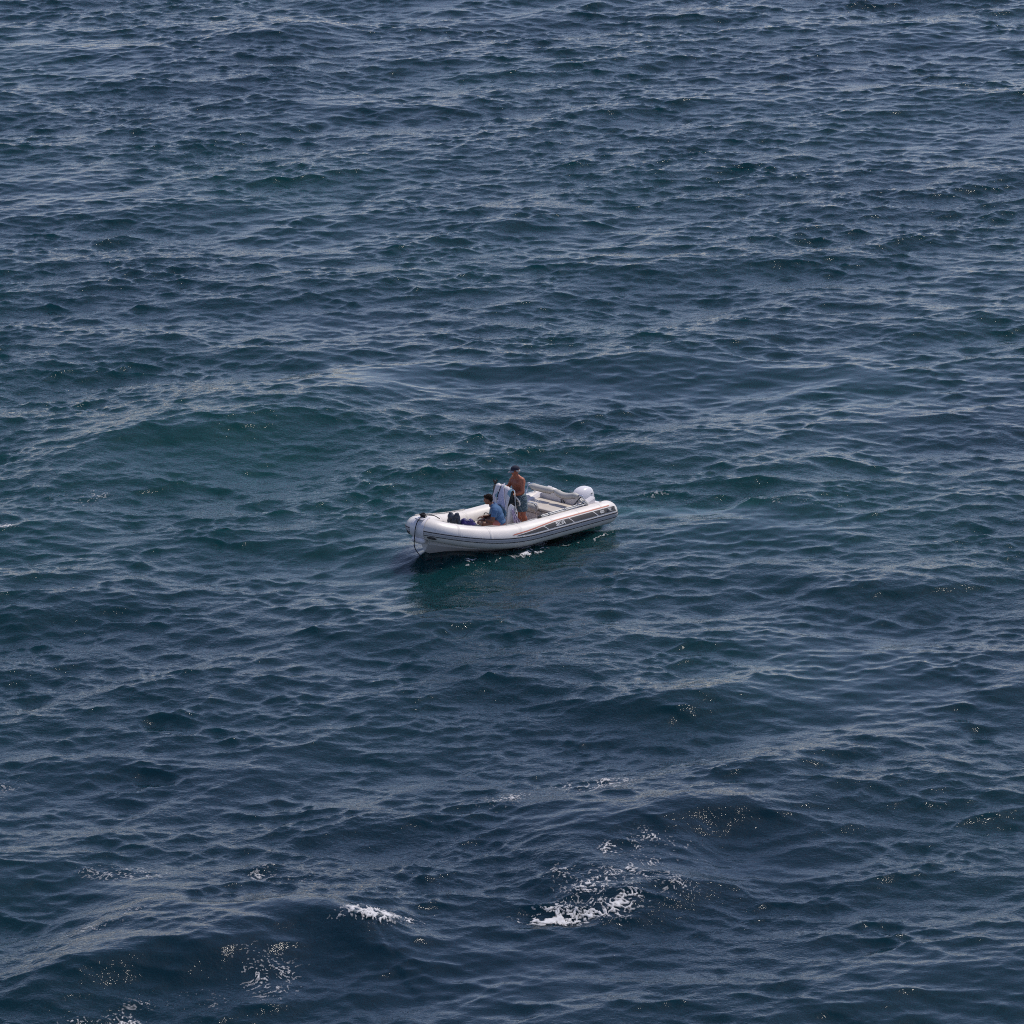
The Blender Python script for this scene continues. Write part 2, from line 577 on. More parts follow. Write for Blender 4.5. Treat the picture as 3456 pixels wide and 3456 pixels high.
def build_sea():
    xs = axis_coords(-19.5, 19.5, SEA_DX, 9000.0)
    ys = axis_coords(-34.0, 61.0, SEA_DY, 9000.0)
    X, Y = np.meshgrid(xs, ys, indexing='ij')
    cx = np.gradient(xs); cy = np.gradient(ys)
    cell = np.maximum(*np.meshgrid(cx, cy, indexing='ij')) if False else np.maximum(cx[:, None], cy[None, :])
    Xs, Ys, Zs = sea_surface(X, Y, cell)
    P = np.stack([Xs, Ys, Zs], -1).reshape(-1, 3)
    # greener water around and left of the boat, navy towards the viewer
    t = 0.40 + 0.07 * samp(G1[0], G1[1], X + 40, Y + 11)
    for px, py, rx, ry, a in ((500, 1620, 1000, 300, 0.30), (1750, 1850, 900, 260, 0.08), (2600, 1500, 900, 300, 0.10), (1500, 900, 1800, 500, 0.08),
                              (1700, 3200, 2400, 750, -0.36), (600, 2700, 1400, 400, -0.15), (1700, 100, 2400, 500, -0.10)):
        c = sea_at(px, py); u = sea_at(px + rx, py)[0] - c[0]; v = sea_at(px, py - ry * 0.9)[1] - c[1]
        t = t + a * np.exp(-(((X - c[0]) / u) ** 2 + ((Y - c[1]) / v) ** 2))
    t = np.clip(t, 0, 0.80)
    for px, py, rx, ry, a in ((2300, 1712, 330, 15, 0.26), (2120, 1715, 90, 16, 0.3)):
        c = sea_at(px, py); u = sea_at(px + rx, py)[0] - c[0]; v = sea_at(px, py - ry)[1] - c[1]
        t = t + a * np.exp(-(((X - c[0]) / u) ** 2 + ((Y - c[1]) / v) ** 2)) * np.clip(1 + 0.3 * samp(G5[0], G5[1], X, Y), 0, 1.5)
    ff = np.ones_like(X)
    for ex, ey, rx, ry, f in PATCHES:
        q = ((X - ex) / rx) ** 2 + ((Y - ey) / ry) ** 2
        ff *= 1 + (f - 1) * np.exp(-q ** 1.4)
    rip = np.clip(ff * (1 + 0.25 * samp(G1[0], G1[1], X, Y)), 0.1, 1.5)
    o = quads_mesh('sea', P, grid_faces(len(xs), len(ys)), sea_material(), {'turbidity': np.clip(t, 0, 1), 'ripple': rip})
    tag(o, 'choppy dark blue-green sea filling the whole picture', 'sea', kind='structure')


build_sea()

# ------------------------------------------------------------------ foam
def foam_material():
    m = mat('foam', (0.70, 0.70, 0.72), 0.8, var=0.2, vscale=9)
    nt = m.node_tree
    at = nt.nodes.new('ShaderNodeAttribute'); at.attribute_name = 'film'
    nt.links.new(at.outputs['Fac'], nt.nodes['Principled BSDF'].inputs['Alpha'])     # thin film at the edges, dense in the middle
    return m


foam_mat = foam_material()


def foam(label, blobs, dens=1.0, cellx=0.018, celly=0.026, lift=0.015, seed=0.0, boat=False):
    """lacy sheets of foam lying on the waves; blobs in photo px: cx, cy, half width, half height, strength"""
    W = []
    for cx, cy, rx, ry, s in blobs:
        c = sea_at(cx, cy); u = sea_at(cx + rx, cy)[0] - c[0]; v = sea_at(cx, cy - ry)[1] - c[1]
        W.append((c[0], c[1], u, v, s))
    if boat:                                   # blobs in boat coordinates: x, y, half length, half width, strength
        W = []
        for a, b, ra, rb, s in blobs:
            W.append((BOAT_AT.x + a * FX + b * -FY, BOAT_AT.y + a * FY + b * FX, max(ra, rb), max(ra, rb), s, a, b, ra, rb))
    x0 = min(w[0] - 1.7 * w[2] for w in W); x1 = max(w[0] + 1.7 * w[2] for w in W)
    y0 = min(w[1] - 1.7 * w[3] for w in W); y1 = max(w[1] + 1.7 * w[3] for w in W)
    xs = np.arange(x0, x1, cellx); ys = np.arange(y0, y1, celly)
    X, Y = np.meshgrid(xs, ys, indexing='ij')
    S = np.zeros_like(X)
    if boat:
        bx, by = boat_xy(X, Y)
        for w in W:
            S = np.maximum(S, w[4] * np.exp(-(((bx - w[5]) / w[7]) ** 2 + ((by - w[6]) / w[8]) ** 2)))
    for cx, cy, u, v, s in ([] if boat else W):
        S = np.maximum(S, s * np.exp(-(((X - cx) / u) ** 2 + ((Y - cy) / v) ** 2)))
    wx = X + 0.12 * samp(G3[0], G3[1], X * 0.5 + seed, Y * 0.5); wy = Y + 0.12 * samp(G3[0], G3[1], X * 0.5, Y * 0.5 + 5 + seed)
    n = 0.75 * samp(G4[0], G4[1], wx + seed, wy * 1.25) + 0.5 * samp(G3[0], G3[1], wx * 1.1 + 2 * seed, wy * 1.3 + 4) + 0.30 * samp(G4[0], G4[1], wx * 2.3 + 1, wy * 2.6)
    brk = samp(G3[0], G3[1], X * 0.45 + 3 + seed, Y * 0.4 + 9)
    f = 0.62 * S * dens * np.clip(1 + (0.45 if boat else 0.75) * brk, 0, 2.2) - np.abs(n) - 0.04
    f = np.where(S < 0.06, -1, f)
    Xs, Ys, Zs = sea_surface(X, Y)
    Zs = Zs + lift + 0.04 * np.clip(f, 0, 0.6)
    nx, ny = X.shape
    F = grid_faces(nx, ny)
    fv = f.ravel()
    keep = F[(fv[F].mean(1) > -0.16)]
    film = np.clip((fv + 0.16) / 0.50, 0, 1) ** 1.3 * 0.9
    used, inv = np.unique(keep, return_inverse=True)
    P = np.stack([Xs, Ys, Zs], -1).reshape(-1, 3)[used]
    o = quads_mesh('sea_foam', P, inv.reshape(-1, 4), foam_mat, {'film': film[used]})
    tag(o, label, 'foam', kind='stuff')
    return o


foam('broad lacy whitecap spilling down the wave face at lower right',
     [(2010, 3085, 150, 26, 1.2), (1870, 3103, 100, 11, 1.2), (2110, 2990, 95, 26, 0.85), (2195, 2965, 60, 45, 0.75), (2150, 3055, 80, 26, 0.7), (2020, 3030, 110, 30, 0.6), (2150, 2900, 22, 45, 0.6),
      (2215, 2862, 75, 14, 0.75), (2080, 2905, 45, 16, 0.55), (2260, 3030, 80, 40, 0.45), (2300, 2890, 90, 30, 0.4), (2405, 2822, 24, 9, 0.5), (1910, 2975, 60, 22, 0.45)], seed=0.7)
foam('small white breaking crest left of the broad whitecap', [(1240, 3150, 75, 22, 1.1), (1290, 3142, 60, 14, 0.9), (1380, 3136, 60, 7, 0.6), (1180, 3165, 60, 10, 0.5)], lift=0.04, seed=2.1)
foam('white foam cut off by the bottom edge at left', [(410, 3442, 60, 30, 0.8), (250, 3452, 60, 18, 0.45), (460, 3385, 60, 24, 0.30)], seed=4.4)
foam('thin foam specks drifting on the dark wave at bottom left', [(900, 3290, 130, 50, 0.30), (930, 3340, 80, 30, 0.34), (660, 3370, 90, 30, 0.32)], seed=6.0)
foam('thin pale foam streaks near the left edge above the bottom crest', [(460, 2965, 190, 26, 0.27), (520, 3135, 190, 40, 0.40), (260, 3160, 120, 24, 0.34), (650, 3060, 160, 26, 0.30)], seed=8.2)
foam('scattered foam specks on the wave below the boat at right of centre', [(1750, 2720, 120, 40, 0.45), (950, 2960, 110, 26, 0.48), (2000, 2660, 170, 36, 0.42)], seed=9.5)
foam('small foam patch touching the left edge below the middle', [(25, 2655, 55, 14, 0.6), (60, 2640, 40, 12, 0.5)], seed=3.3)
foam('faint foam patch touching the left edge at boat height', [(15, 1788, 45, 10, 0.55), (300, 1690, 130, 26, 0.36)], seed=5.3)
foam('speckled foam line of the wake trailing right from the stern', [(2110, 1690, 60, 8, 0.35), (2200, 1668, 60, 9, 0.32), (2330, 1690, 130, 8, 0.34), (2520, 1700, 130, 8, 0.34), (2690, 1708, 110, 8, 0.30), (2840, 1722, 130, 8, 0.26), (2095, 1725, 22, 8, 0.5), (2095, 1748, 20, 8, 0.45)], seed=1.2)
foam('white wash curling along the boat side below the bow',
     [(2.7, 1.20, 0.5, 0.07, 0.9), (3.3, 1.28, 0.5, 0.08, 1.05), (3.9, 1.30, 0.5, 0.09, 1.2), (4.5, 1.25, 0.45, 0.12, 1.1), (2.0, 1.30, 0.5, 0.08, 0.9), (1.2, 1.42, 0.6, 0.08, 0.8), (0.4, 1.48, 0.5, 0.08, 0.7), (5.1, 1.02, 0.4, 0.13, 0.9), (5.5, 0.7, 0.3, 0.12, 0.6)], lift=0.03, seed=7.7, boat=True, cellx=0.022, celly=0.03)

# ------------------------------------------------------------------ the inflatable boat (local frame: x to the bow, y to port, z up from the tube axis at the stern)
M_tube = mat('tube_fabric', (0.78, 0.735, 0.69), 0.40, var=0.10, vscale=2.2, bump=0.05, bscale=7)
M_seam = mat('seam_tape', (0.72, 0.68, 0.645), 0.5, var=0.12, vscale=9)
M_gel = mat('gelcoat', (0.72, 0.69, 0.70), 0.28, var=0.04, vscale=3)
M_hull = mat('hull_gelcoat', (0.62, 0.60, 0.60), 0.3, var=0.10, vscale=2)
M_deck = mat('deck_nonskid', (0.60, 0.57, 0.53), 0.7, var=0.10, vscale=5, bump=0.1, bscale=90)
M_cush = mat('seat_vinyl', (0.56, 0.51, 0.45), 0.5, var=0.06, vscale=4, bump=0.05, bscale=14)
M_cushe = mat('seat_piping', (0.30, 0.26, 0.22), 0.6)
M_roll = mat('backrest_vinyl', (0.50, 0.48, 0.44), 0.5, var=0.06, vscale=5, bump=0.06, bscale=16)
M_strk = mat('rubber_strake', (0.52, 0.50, 0.50), 0.6, var=0.12, vscale=5)
M_dark = mat('dark_rubber', (0.030, 0.031, 0.036), 0.55, var=0.3, vscale=12)
M_patch = mat('worn_rubber', (0.11, 0.10, 0.10), 0.6, var=0.5, vscale=18)
M_panel = mat('charcoal_print', (0.062, 0.057, 0.054), 0.5, var=0.15, vscale=8)
M_red = mat('red_stripe', (0.52, 0.17, 0.11), 0.55, var=0.12, vscale=5)
M_white = mat('white_print', (0.74, 0.73, 0.71), 0.5)
M_steel = mat('stainless_steel', (0.62, 0.62, 0.63), 0.16, metal=1.0)
M_alu = mat('anodised_pole', (0.42, 0.43, 0.44), 0.5, metal=0.5)
M_black = mat('black_plastic', (0.012, 0.012, 0.014), 0.4)
M_smoke = mat('smoked_acrylic', (0.012, 0.014, 0.016), 0.08)
M_rope_w = mat('white_rope', (0.62, 0.60, 0.57), 0.85, var=0.3, vscale=40)
M_rope_k = mat('dark_rope', (0.018, 0.018, 0.024), 0.85, var=0.4, vscale=30)
M_grey_web = mat('grey_webbing', (0.40, 0.40, 0.40), 0.8, var=0.15, vscale=10)
M_cowl = mat('engine_cowl_paint', (0.78, 0.76, 0.78), 0.22, var=0.03, vscale=3)

boat = empty('inflatable_boat', BM)
tag(boat, 'white rigid inflatable boat with red stripe, charcoal panels and white outboard, alone on the sea', 'boat')

TB, TR, XS, XE = 0.93, 0.285, 2.9, 5.60      # half beam to the tube axis, tube radius, start and end of the bow curve


def sheer(x):
    return 0.47 * max(0.0, (x - 2.9) / (XE - 2.9)) ** 1.9


def centre(u):
    """tube axis: u in [0,1] stern port -> [1] bow tip -> [2] stern starboard; returns point, outward horizontal normal"""
    s = 1.0
    if u > 1.0:
        u, s = 2.0 - u, -1.0
    Ls = 0.5
    if u <= Ls:
        x, y = XS * u / Ls, TB
        n = (0.0, 1.0)
    else:
        t = (u - Ls) / (1 - Ls) * math.pi / 2
        e = 2 / 2.35
        st, ct = math.sin(t), math.cos(t)
        x = XS + (XE - XS) * st ** e if st > 0 else XS
        y = TB * max(ct, 0) ** e
        a, b = XE - XS, TB
        nx = (max(x - XS, 0) / a) ** 1.35 / a; ny = (y / b) ** 1.35 / b
        L = math.hypot(nx, ny)
        n = (nx / L, ny / L)
    return Vector((x, s * y, sheer(x))), Vector((n[0], s * n[1], 0))


def trad(x):
    if x < 0.26:
        return TR * math.sqrt(max(1 - ((0.26 - x) / 0.30) ** 2, 0.0))
    return TR - 0.03 * max(0, (x - 3.0) / 2.6)


def tube_pt(u, phi, off=0.0):
    p, n = centre(u)
    r = trad(p.x) + off
    return p + n * (r * math.cos(phi)) + Vector((0, 0, r * math.sin(phi)))


def ux(x):
    return 0.5 * x / XS                       # u of a place on the straight port side


def ubow(frac):
    return 0.5 + 0.5 * frac


def us_list(a, b, n):
    return [a + (b - a) * i / n for i in range(n + 1)]


full_u = [0.0, 0.004, 0.01, 0.018, 0.028, 0.04] + us_list(0.055, 0.5, 26) + us_list(0.512, 0.99, 44) + [1.0]
full_u = full_u + [2 - u for u in full_u[-2::-1]]
mb = MB()
rings = [[tube_pt(u, 2 * math.pi * j / 40) for j in range(40)] for u in full_u]
mb.grid(rings, closed_v=True)
n0 = len(full_u) * 40
mb.f.append(tuple(range(40))); mb.f.append(tuple(range(n0 - 40, n0))[::-1])
tube = mb.build('inflatable_tube', M_tube, boat)


def band(us, lo, hi, off, thick=0.004, nphi=4):
    """strip lying on the tube between two angles; lo, hi are numbers or functions of u (radians)"""
    mb = MB()
    fl = lo if callable(lo) else (lambda u: lo)
    fh = hi if callable(hi) else (lambda u: hi)
    P = []
    for u in us:
        a, b = fl(u), fh(u)
        row = [tube_pt(u, a - 0.001, -0.004)] + [tube_pt(u, a + (b - a) * k / nphi, off) for k in range(nphi + 1)] + [tube_pt(u, b + 0.001, -0.004)]
        P.append(row)
    mb.grid(P)
    mb.f.append(tuple(range(nphi + 3)))
    m = len(P) * (nphi + 3)
    mb.f.append(tuple(range(m - nphi - 3, m)))
    return mb


for side in (0, 1):
    us = us_list(0.006, 0.5, 30) + us_list(0.515, 0.958, 28)
    if side:
        us = [2 - u for u in us]
    st = band(us, R(-15), R(7), 0.014, nphi=4).build('rubbing_strake', M_strk, tube)
    band(us, R(3.5), R(7.6), 0.020, nphi=2).build('strake_line', M_dark, tube)
    band(us, R(-16), R(-13), 0.020, nphi=2).build('strake_line', M_dark, tube)
    band(us, R(-6.5), R(-2.5), 0.019, nphi=2).build('strake_rib', M_grey_web, tube)

for u in (0.10, 0.235, 0.40, 0.545, 0.66, 0.79, 0.905):
    for uu in (u, 2 - u):
        P = [[tube_pt(uu + du, 2 * math.pi * j / 40, o_) for du, o_ in ((-0.0058, -0.003), (-0.0048, 0.0025), (0.0048, 0.0025), (0.0058, -0.003))] for j in range(40)]
        MB().grid(P, closed_u=True).build('seam_tape', M_seam, tube)

# printed panels and red stripe on the port side (the side in view) and their mirror on starboard
XF, XA = 3.62, 0.20


def top_of(x):
    return 16 + 25 * min(1.0, max(0.0, (XF - x) / 1.3)) ** 0.75


for side in (0, 1):
    def U(x, side=side):
        u = ux(x) if x <= XS else ubow(math.asin(min(1, ((x - XS) / (XE - XS)) ** (2.35 / 2))) / (math.pi / 2))
        return 2 - u if side else u
    cuts = [XF, 2.62, 1.72, 0.88, XA]
    for k in range(4):
        xa, xb = cuts[k] - (0.02 if k else 0), cuts[k + 1] + (0.02 if k < 3 else 0)
        P = []
        n = 16
        for i in range(n + 1):
            row = []
            for j in range(7):
                # slanted ends: the upper corner lies further forward
                sl = 0.13
                f = j / 6
                x0 = xa + (sl * (f - 0.5) if k else 0); x1 = xb + (sl * (f - 0.5) if k < 3 else -0.06 * abs(f - 0.5))
                x = x0 + (x1 - x0) * i / n
                ph = 15.5 + (max(top_of(x), 16) - 15.5) * f
                row.append(tube_pt(U(x), R(ph), 0.0035))
            P.append(row)
        MB().grid(P).build('charcoal_panel', M_panel, tube)
    xs = [3.74 - (3.74 - 0.34) * i / 50 for i in range(51)]
    rows = []
    for x in xs:
        c = 21 + 29 * min(1.0, max(0.0, (3.74 - x) / 1.5)) ** 0.8
        w = 2.9 * min(1, (3.74 - x) / 0.1 + 0.3)
        rows.append([tube_pt(U(x), R(c - w), 0.0035), tube_pt(U(x), R(c), 0.0035), tube_pt(U(x), R(c + w), 0.0035)])
    MB().grid(rows).build('red_stripe', M_red, tube)


def lettering(text, xc, ph, height, side, name, shear=0.0, stretch=1.0):
    cu = bpy.data.curves.new('t', 'FONT')
    cu.body = text; cu.size = 1.0; cu.align_x = 'CENTER'; cu.align_y = 'CENTER'; cu.shear = shear; cu.offset = 0.028
    cu.resolution_u = 3
    o = bpy.data.objects.new('t', cu); C.objects.link(o)
    dg = bpy.context.evaluated_depsgraph_get()
    me = bpy.data.meshes.new_from_object(o.evaluated_get(dg))
    bpy.data.objects.remove(o)
    bm = bmesh.new(); bm.from_mesh(me)
    bmesh.ops.triangulate(bm, faces=bm.faces)
    k = height / 0.72
    for v in bm.verts:
        dx, dz = v.co.x * k * stretch, v.co.y * k
        # port: text runs towards the stern
        x = xc - dx if side == 0 else xc + dx
        u = ux(x) if side == 0 else 2 - ux(x)
        v.co = tube_pt(u, R(ph) + dz / TR, 0.007)
    bmesh.ops.recalc_face_normals(bm, faces=bm.faces)
    bm.to_mesh(me); bm.free()
    me.materials.clear(); me.materials.append(M_white)
    ob = bpy.data.objects.new(name, me); C.objects.link(ob); ob.parent = tube
    return ob


for side in (0, 1):
    lettering('SELVA', 2.12, 28, 0.092, side, 'lettering', 0.12, 0.95)
    lettering('600', 0.66, 28, 0.072, side, 'lettering', 0.15, 0.9)
    # pale emblem with two dark blots behind the number
    sgn = side
    def emb(cx, ph, a, b, off, name, m, tilt=0.0):
        P = []
        for i in range(5):
            f = i / 4
            row = []
            for j in range(20):
                t = 2 * math.pi * j / 20
                ex, ez = a * f * math.cos(t), b * f * math.sin(t)
                x = cx + ex; u = ux(x) if sgn == 0 else 2 - ux(x)
                row.append(tube_pt(u, R(ph) + (ez + tilt * ex) / TR, off))
            P.append(row)
        MB().grid(P, closed_v=True).build(name, m, tube)
    emb(0.36, 30, 0.085, 0.042, 0.0065, 'emblem', M_grey_web, 0.2)
    emb(0.45, 26, 0.045, 0.030, 0.0090, 'emblem_blot', M_black)
    emb(0.31, 28, 0.030, 0.022, 0.0095, 'emblem_blot', M_black)

# bow: flat mooring plate on top, pad over the nose, patches for the towing rings
zb = sheer(XE)
mb = MB()
P = []
for i in range(13):
    ph = R(-38 + 128 * i / 12)
    P.append([tube_pt(1 + k * 0.040, ph, 0.016) for k in (-1, -0.5, 0, 0.5, 1)])
mb.grid(P)
nose = mb.build('nose_pad', M_gel, boat)
MB().box((XE + 0.03, 0, zb + trad(XE) + 0.005), (0.30, 0.24, 0.035), bev=0.014).build('bow_plate', M_gel, boat)
MB().sweep([(XE + 0.0, -0.08, zb + 0.27), (XE + 0.0, -0.08, zb + 0.32), (XE, 0.08, zb + 0.32), (XE, 0.08, zb + 0.27)], 0.014, 8).build('mooring_cleat', M_steel, boat)
for s in (-1, 1):
    P = []
    for i in range(4):
        f = i / 3
        P.append([tube_pt(1 - s * (0.078 + 0.024 * f * math.cos(t)), R(-28 + 9 * f * math.sin(t)), 0.012) for t in [2 * math.pi * j / 18 for j in range(18)]])
    MB().grid(P, closed_v=True).build('towing_patch', M_patch, boat)
# rounded stem of the hull below the nose
mb = MB()
mb.capsule((XE + 0.17, -0.13, zb - 0.25), 0.080, (XE + 0.17, 0.13, zb - 0.25), 0.080); mb.capsule((XE - 0.2, 0, zb - 0.30), 0.10, (XE + 0.15, 0, zb - 0.26), 0.085)
mb.build('bow_bumper', M_gel, boat)

# hull
mb = MB()
secs = []
for i in range(15):
    f = i / 14
    x = 0.42 + (XE - 0.02 - 0.42) * f
    k = max(0.0, (x - 3.0) / (XE - 3.0))
    half = 0.86 * (1 - k ** 2.6) + 0.10 * k ** 2.6
    keel = -0.62 + 0.52 * k ** 2.4
    ch = -0.30 + 0.40 * k ** 1.6
    top = -0.10 + sheer(x) * 0.9
    secs.append([Vector((x, half * 1.0, top)), Vector((x, half, ch)), Vector((x, half * 0.5, (ch + keel) / 2 - 0.02)), Vector((x, 0, keel)),
                 Vector((x, -half * 0.5, (ch + keel) / 2 - 0.02)), Vector((x, -half, ch)), Vector((x, -half, top))])
mb.grid(secs)
mb.f.append(tuple(range(7))); mb.f.append(tuple(range(14 * 7, 15 * 7))[::-1])
hull = mb.build('hull', M_hull, boat, auto=25)
FLOOR, BOWDECK = -0.28, -0.03
# cockpit sole and raised bow deck
mb = MB()
P = []
for i in range(9):
    x = 0.45 + (3.12 - 0.45) * i / 8
    P.append([(x, y, FLOOR + 0.02) for y in (-0.72, -0.4, 0, 0.4, 0.72)])
mb.grid(P); mb.build('cockpit_sole', M_deck, boat)
mb = MB()
top, bot = [], []
N = 14
pts = []
for i in range(N + 1):
    x = 3.12 + (XE - 0.22 - 3.12) * i / N
    w = (TB - 0.20) * max(0.05, (1 - max(0, (x - XS) / (XE - 0.10 - XS)) ** 2.35)) ** (1 / 2.35)
    pts.append((x, w))
P = [[(x, w * q, BOWDECK + sheer(x) * 0.55) for q in (-1, -0.5, 0, 0.5, 1)] for x, w in pts]
P.insert(0, [(3.12, pts[0][1] * q, FLOOR) for q in (-1, -0.5, 0, 0.5, 1)])
mb.grid(P); deck = mb.build('bow_deck', M_deck, boat, auto=30)
# bow sun-pad cushions: two halves with a gap
for s in (-1, 1):
    mb = MB()
    P = []
    for i in range(11):
        x = 3.16 + (4.85 - 3.16) * i / 10
        w = min(0.66, (TB - 0.27) * max(0.05, (1 - max(0, (x - XS) / (XE - 0.25 - XS)) ** 2.35)) ** (1 / 2.35))
        z = BOWDECK + sheer(x) * 0.55
        P.append([(x, s * 0.008, z), (x, s * 0.008, z + 0.07), (x, s * 0.03, z + 0.085), (x, s * w * 0.5, z + 0.09), (x, s * (w - 0.03), z + 0.085), (x, s * w, z + 0.065), (x, s * w, z)])
    mb.grid(P); mb.f.append(tuple(range(7))); mb.f.append(tuple(range(70, 77))[::-1])
    mb.build('bow_cushion', M_cush, boat)

# transom and engine well
MB().box((0.44, 0, -0.10), (0.06, 1.46, 0.62), bev=0.02).build('transom', M_gel, boat)
MB().prism([(0.16, -0.12), (0.62, -0.12), (0.62, 0.16), (0.50, 0.27), (0.20, 0.21), (0.16, 0.10)], 'y', 0.40, 0.70).build('stern_step', M_gel, boat, bevel=0.025)
MB().prism([(0.16, -0.12), (0.62, -0.12), (0.62, 0.16), (0.50, 0.27), (0.20, 0.21), (0.16, 0.10)], 'y', -0.70, -0.40).build('stern_step', M_gel, boat, bevel=0.025)
# side mouldings sweeping up to the stern along both tubes
for s in (-1, 1):
    mb = MB()
    P = []
    for i in range(13):
        f = i / 12
        x = 2.05 - 1.55 * f
        h = 0.05 + 0.36 * (f ** 1.2)
        yo, yi = 0.80, 0.62
        P.append([(x, s * yo, -0.1), (x, s * yo, h - 0.03), (x, s * (yo - 0.03), h), (x, s * (yi + 0.04), h), (x, s * yi, h - 0.04), (x, s * yi, -0.26)])
    mb.grid(P, closed_v=False)
    mb.f.append(tuple(range(6))); mb.f.append(tuple(range(72, 78))[::-1])
    mb.build('side_moulding', M_gel, boat)

# stern bench: box, cushion with piping, backrest wall
MB().box((1.25, 0, -0.055), (0.86, 1.30, 0.40), bev=0.02).build('bench_box', M_gel, boat)
MB().box((1.22, 0, 0.18), (0.96, 1.28, 0.075), bev=0.03, seg=3).build('bench_cushion', M_cush, boat)
MB().box((1.702, 0, 0.148), (0.012, 1.26, 0.018)).build('cushion_piping', M_cushe, boat)
MB().box((1.690, 0, 0.06), (0.01, 1.20, 0.012)).build('locker_seam', M_cushe, boat)
MB().box((0.84, 0, 0.26), (0.07, 1.34, 0.36), rot=(0, R(-6), 0), bev=0.025).build('backrest_wall', M_gel, boat)
# rolled backrest cushions on a steel rail
for y0, y1, nm in ((-0.86, -0.07, 0), (-0.03, 0.76, 1)):
    pts, rr = [], []
    for i in range(15):
        f = i / 14
        y = y0 + (y1 - y0) * f
        z = 0.50 if nm == 0 else 0.52 - 0.06 * math.sin(math.pi * min(1, f * 1.2))
        pts.append((1.04 + 0.03 * math.sin(math.pi * f), y, z)); rr.append(0.088 * min(1, 0.55 + 3.5 * min(f, 1 - f)))
    MB().sweep(pts, rr, 16, flat=0.85).build('backrest_cushion', M_roll, boat)
    MB().sweep([(p[0] + 0.045, p[1], p[2] - 0.07) for p in pts[1:-1]], 0.007, 6).build('cushion_piping', M_cushe, boat)
rail = [(0.80, -0.80, 0.12), (0.84, -0.93, 0.33), (1.02, -0.95, 0.52), (1.03, -0.90, 0.55), (1.03, -0.5, 0.50), (1.03, 0, 0.50), (1.03, 0.5, 0.50), (1.03, 0.82, 0.54), (1.00, 0.86, 0.50), (0.82, 0.84, 0.31), (0.78, 0.78, 0.12)]
MB().sweep(rail, 0.016, 10).build('backrest_rail', M_steel, boat)
MB().sweep([(1.04, 0.84, 0.52), (1.20, 0.80, 0.38), (1.38, 0.72, 0.22)], 0.014, 8).build('rail_strut', M_dark, boat)
MB().sweep([(1.04, -0.92, 0.52), (1.20, -0.86, 0.38), (1.38, -0.74, 0.22)], 0.014, 8).build('rail_strut', M_steel, boat)
MB().ell((1.03, 0.85, 0.535), (0.035, 0.035, 0.035)).build('rail_knob', M_steel, boat)
MB().ell((1.03, -0.94, 0.535), (0.035, 0.035, 0.035)).build('rail_knob', M_steel, boat)
MB().sweep([(0.90, 0.05, 0.225), (0.93, 0.06, 0.29), (0.93, 0.13, 0.29), (0.90, 0.15, 0.225)], 0.013, 8).build('grab_handle', M_dark, boat)

# folding helm backrest on the front of the bench
MB().sweep([(1.80, -0.55 + 0.62 * i / 8, 0.24) for i in range(9)], [0.07, 0.098, 0.10, 0.10, 0.10, 0.10, 0.10, 0.098, 0.07], 16, flat=1.0).build('helm_backrest', M_roll, boat)
MB().sweep([(1.84, -0.58, -0.05), (1.84, -0.58, 0.30), (1.80, -0.54, 0.35), (1.80, 0.06, 0.35), (1.82, 0.11, 0.33), (1.84, 0.11, 0.10), (1.73, 0.11, -0.10)], 0.013, 8).build('helm_backrest_frame', M_steel, boat)
MB().box((1.72, 0.12, 0.02), (0.012, 0.045, 0.26)).build('hold_down_strap', M_grey_web, boat)

# console with wheel and screen
mb = MB()
mb.prism([(2.50, FLOOR + 0.02), (2.88, FLOOR + 0.02), (2.90, 0.10), (2.84, 0.53), (2.76, 0.60), (2.56, 0.46), (2.51, 0.34)], 'y', -0.31, 0.31)
console = mb.build('steering_console', M_gel, boat, bevel=0.03)
console.location = (0.10, -0.08, 0)
mb = MB()
mb.prism([(2.82, 0.52), (2.84, 0.53), (2.70, 0.92), (2.675, 0.92)], 'y', -0.30, 0.30)
mb.prism([(2.84, 0.50), (2.52, 0.42), (2.69, 0.88)], 'y', 0.285, 0.30)
mb.prism([(2.84, 0.50), (2.52, 0.42), (2.69, 0.88)], 'y', -0.30, -0.285)
mb.build('windscreen', M_smoke, console, smooth=False)
MB().sweep([(2.60, 0.325, 0.10), (2.62, 0.325, 0.60), (2.64, 0.32, 0.88), (2.68, 0.29, 0.93), (2.68, -0.29, 0.93), (2.64, -0.32, 0.88), (2.62, -0.325, 0.60), (2.60, -0.325, 0.10)], 0.014, 8).build('grab_rail', M_steel, console)
WM = Matrix.Translation((2.42, 0.10, 0.56)) @ Matrix.Rotation(R(-62), 4, 'Y')
wheel = MB().sweep([WM @ Vector((0.17 * math.cos(2 * math.pi * i / 32), 0.17 * math.sin(2 * math.pi * i / 32), 0)) for i in range(33)], 0.019, 8, caps=False).build('steering_wheel', M_white, console)
mb = MB()
for a in (90, 210, 330):
    mb.sweep([WM @ Vector((0, 0, 0.03)), WM @ Vector((0.17 * math.cos(R(a)), 0.17 * math.sin(R(a)), 0))], 0.014, 6)
mb.build('wheel_spokes', M_steel, wheel)
MB().sweep([WM @ Vector((0, 0, -0.02)), WM @ Vector((0, 0, 0.12))], [0.045, 0.035], 12).build('wheel_hub', M_black, wheel)
MB().sweep([(2.58, 0.312, 0.32), (2.58, 0.328, 0.32)], 0.026, 12).build('console_socket', M_black, console)
MB().sweep([(2.60, -0.20, 0.48), (2.56, -0.20, 0.64)], [0.022, 0.03], 8).build('throttle_lever', M_black, console)

# outboard motor: cowl lofted from rounded sections
eng = empty('outboard_motor', parent=boat)
eng.location = (0.12, 0.0, -0.14)


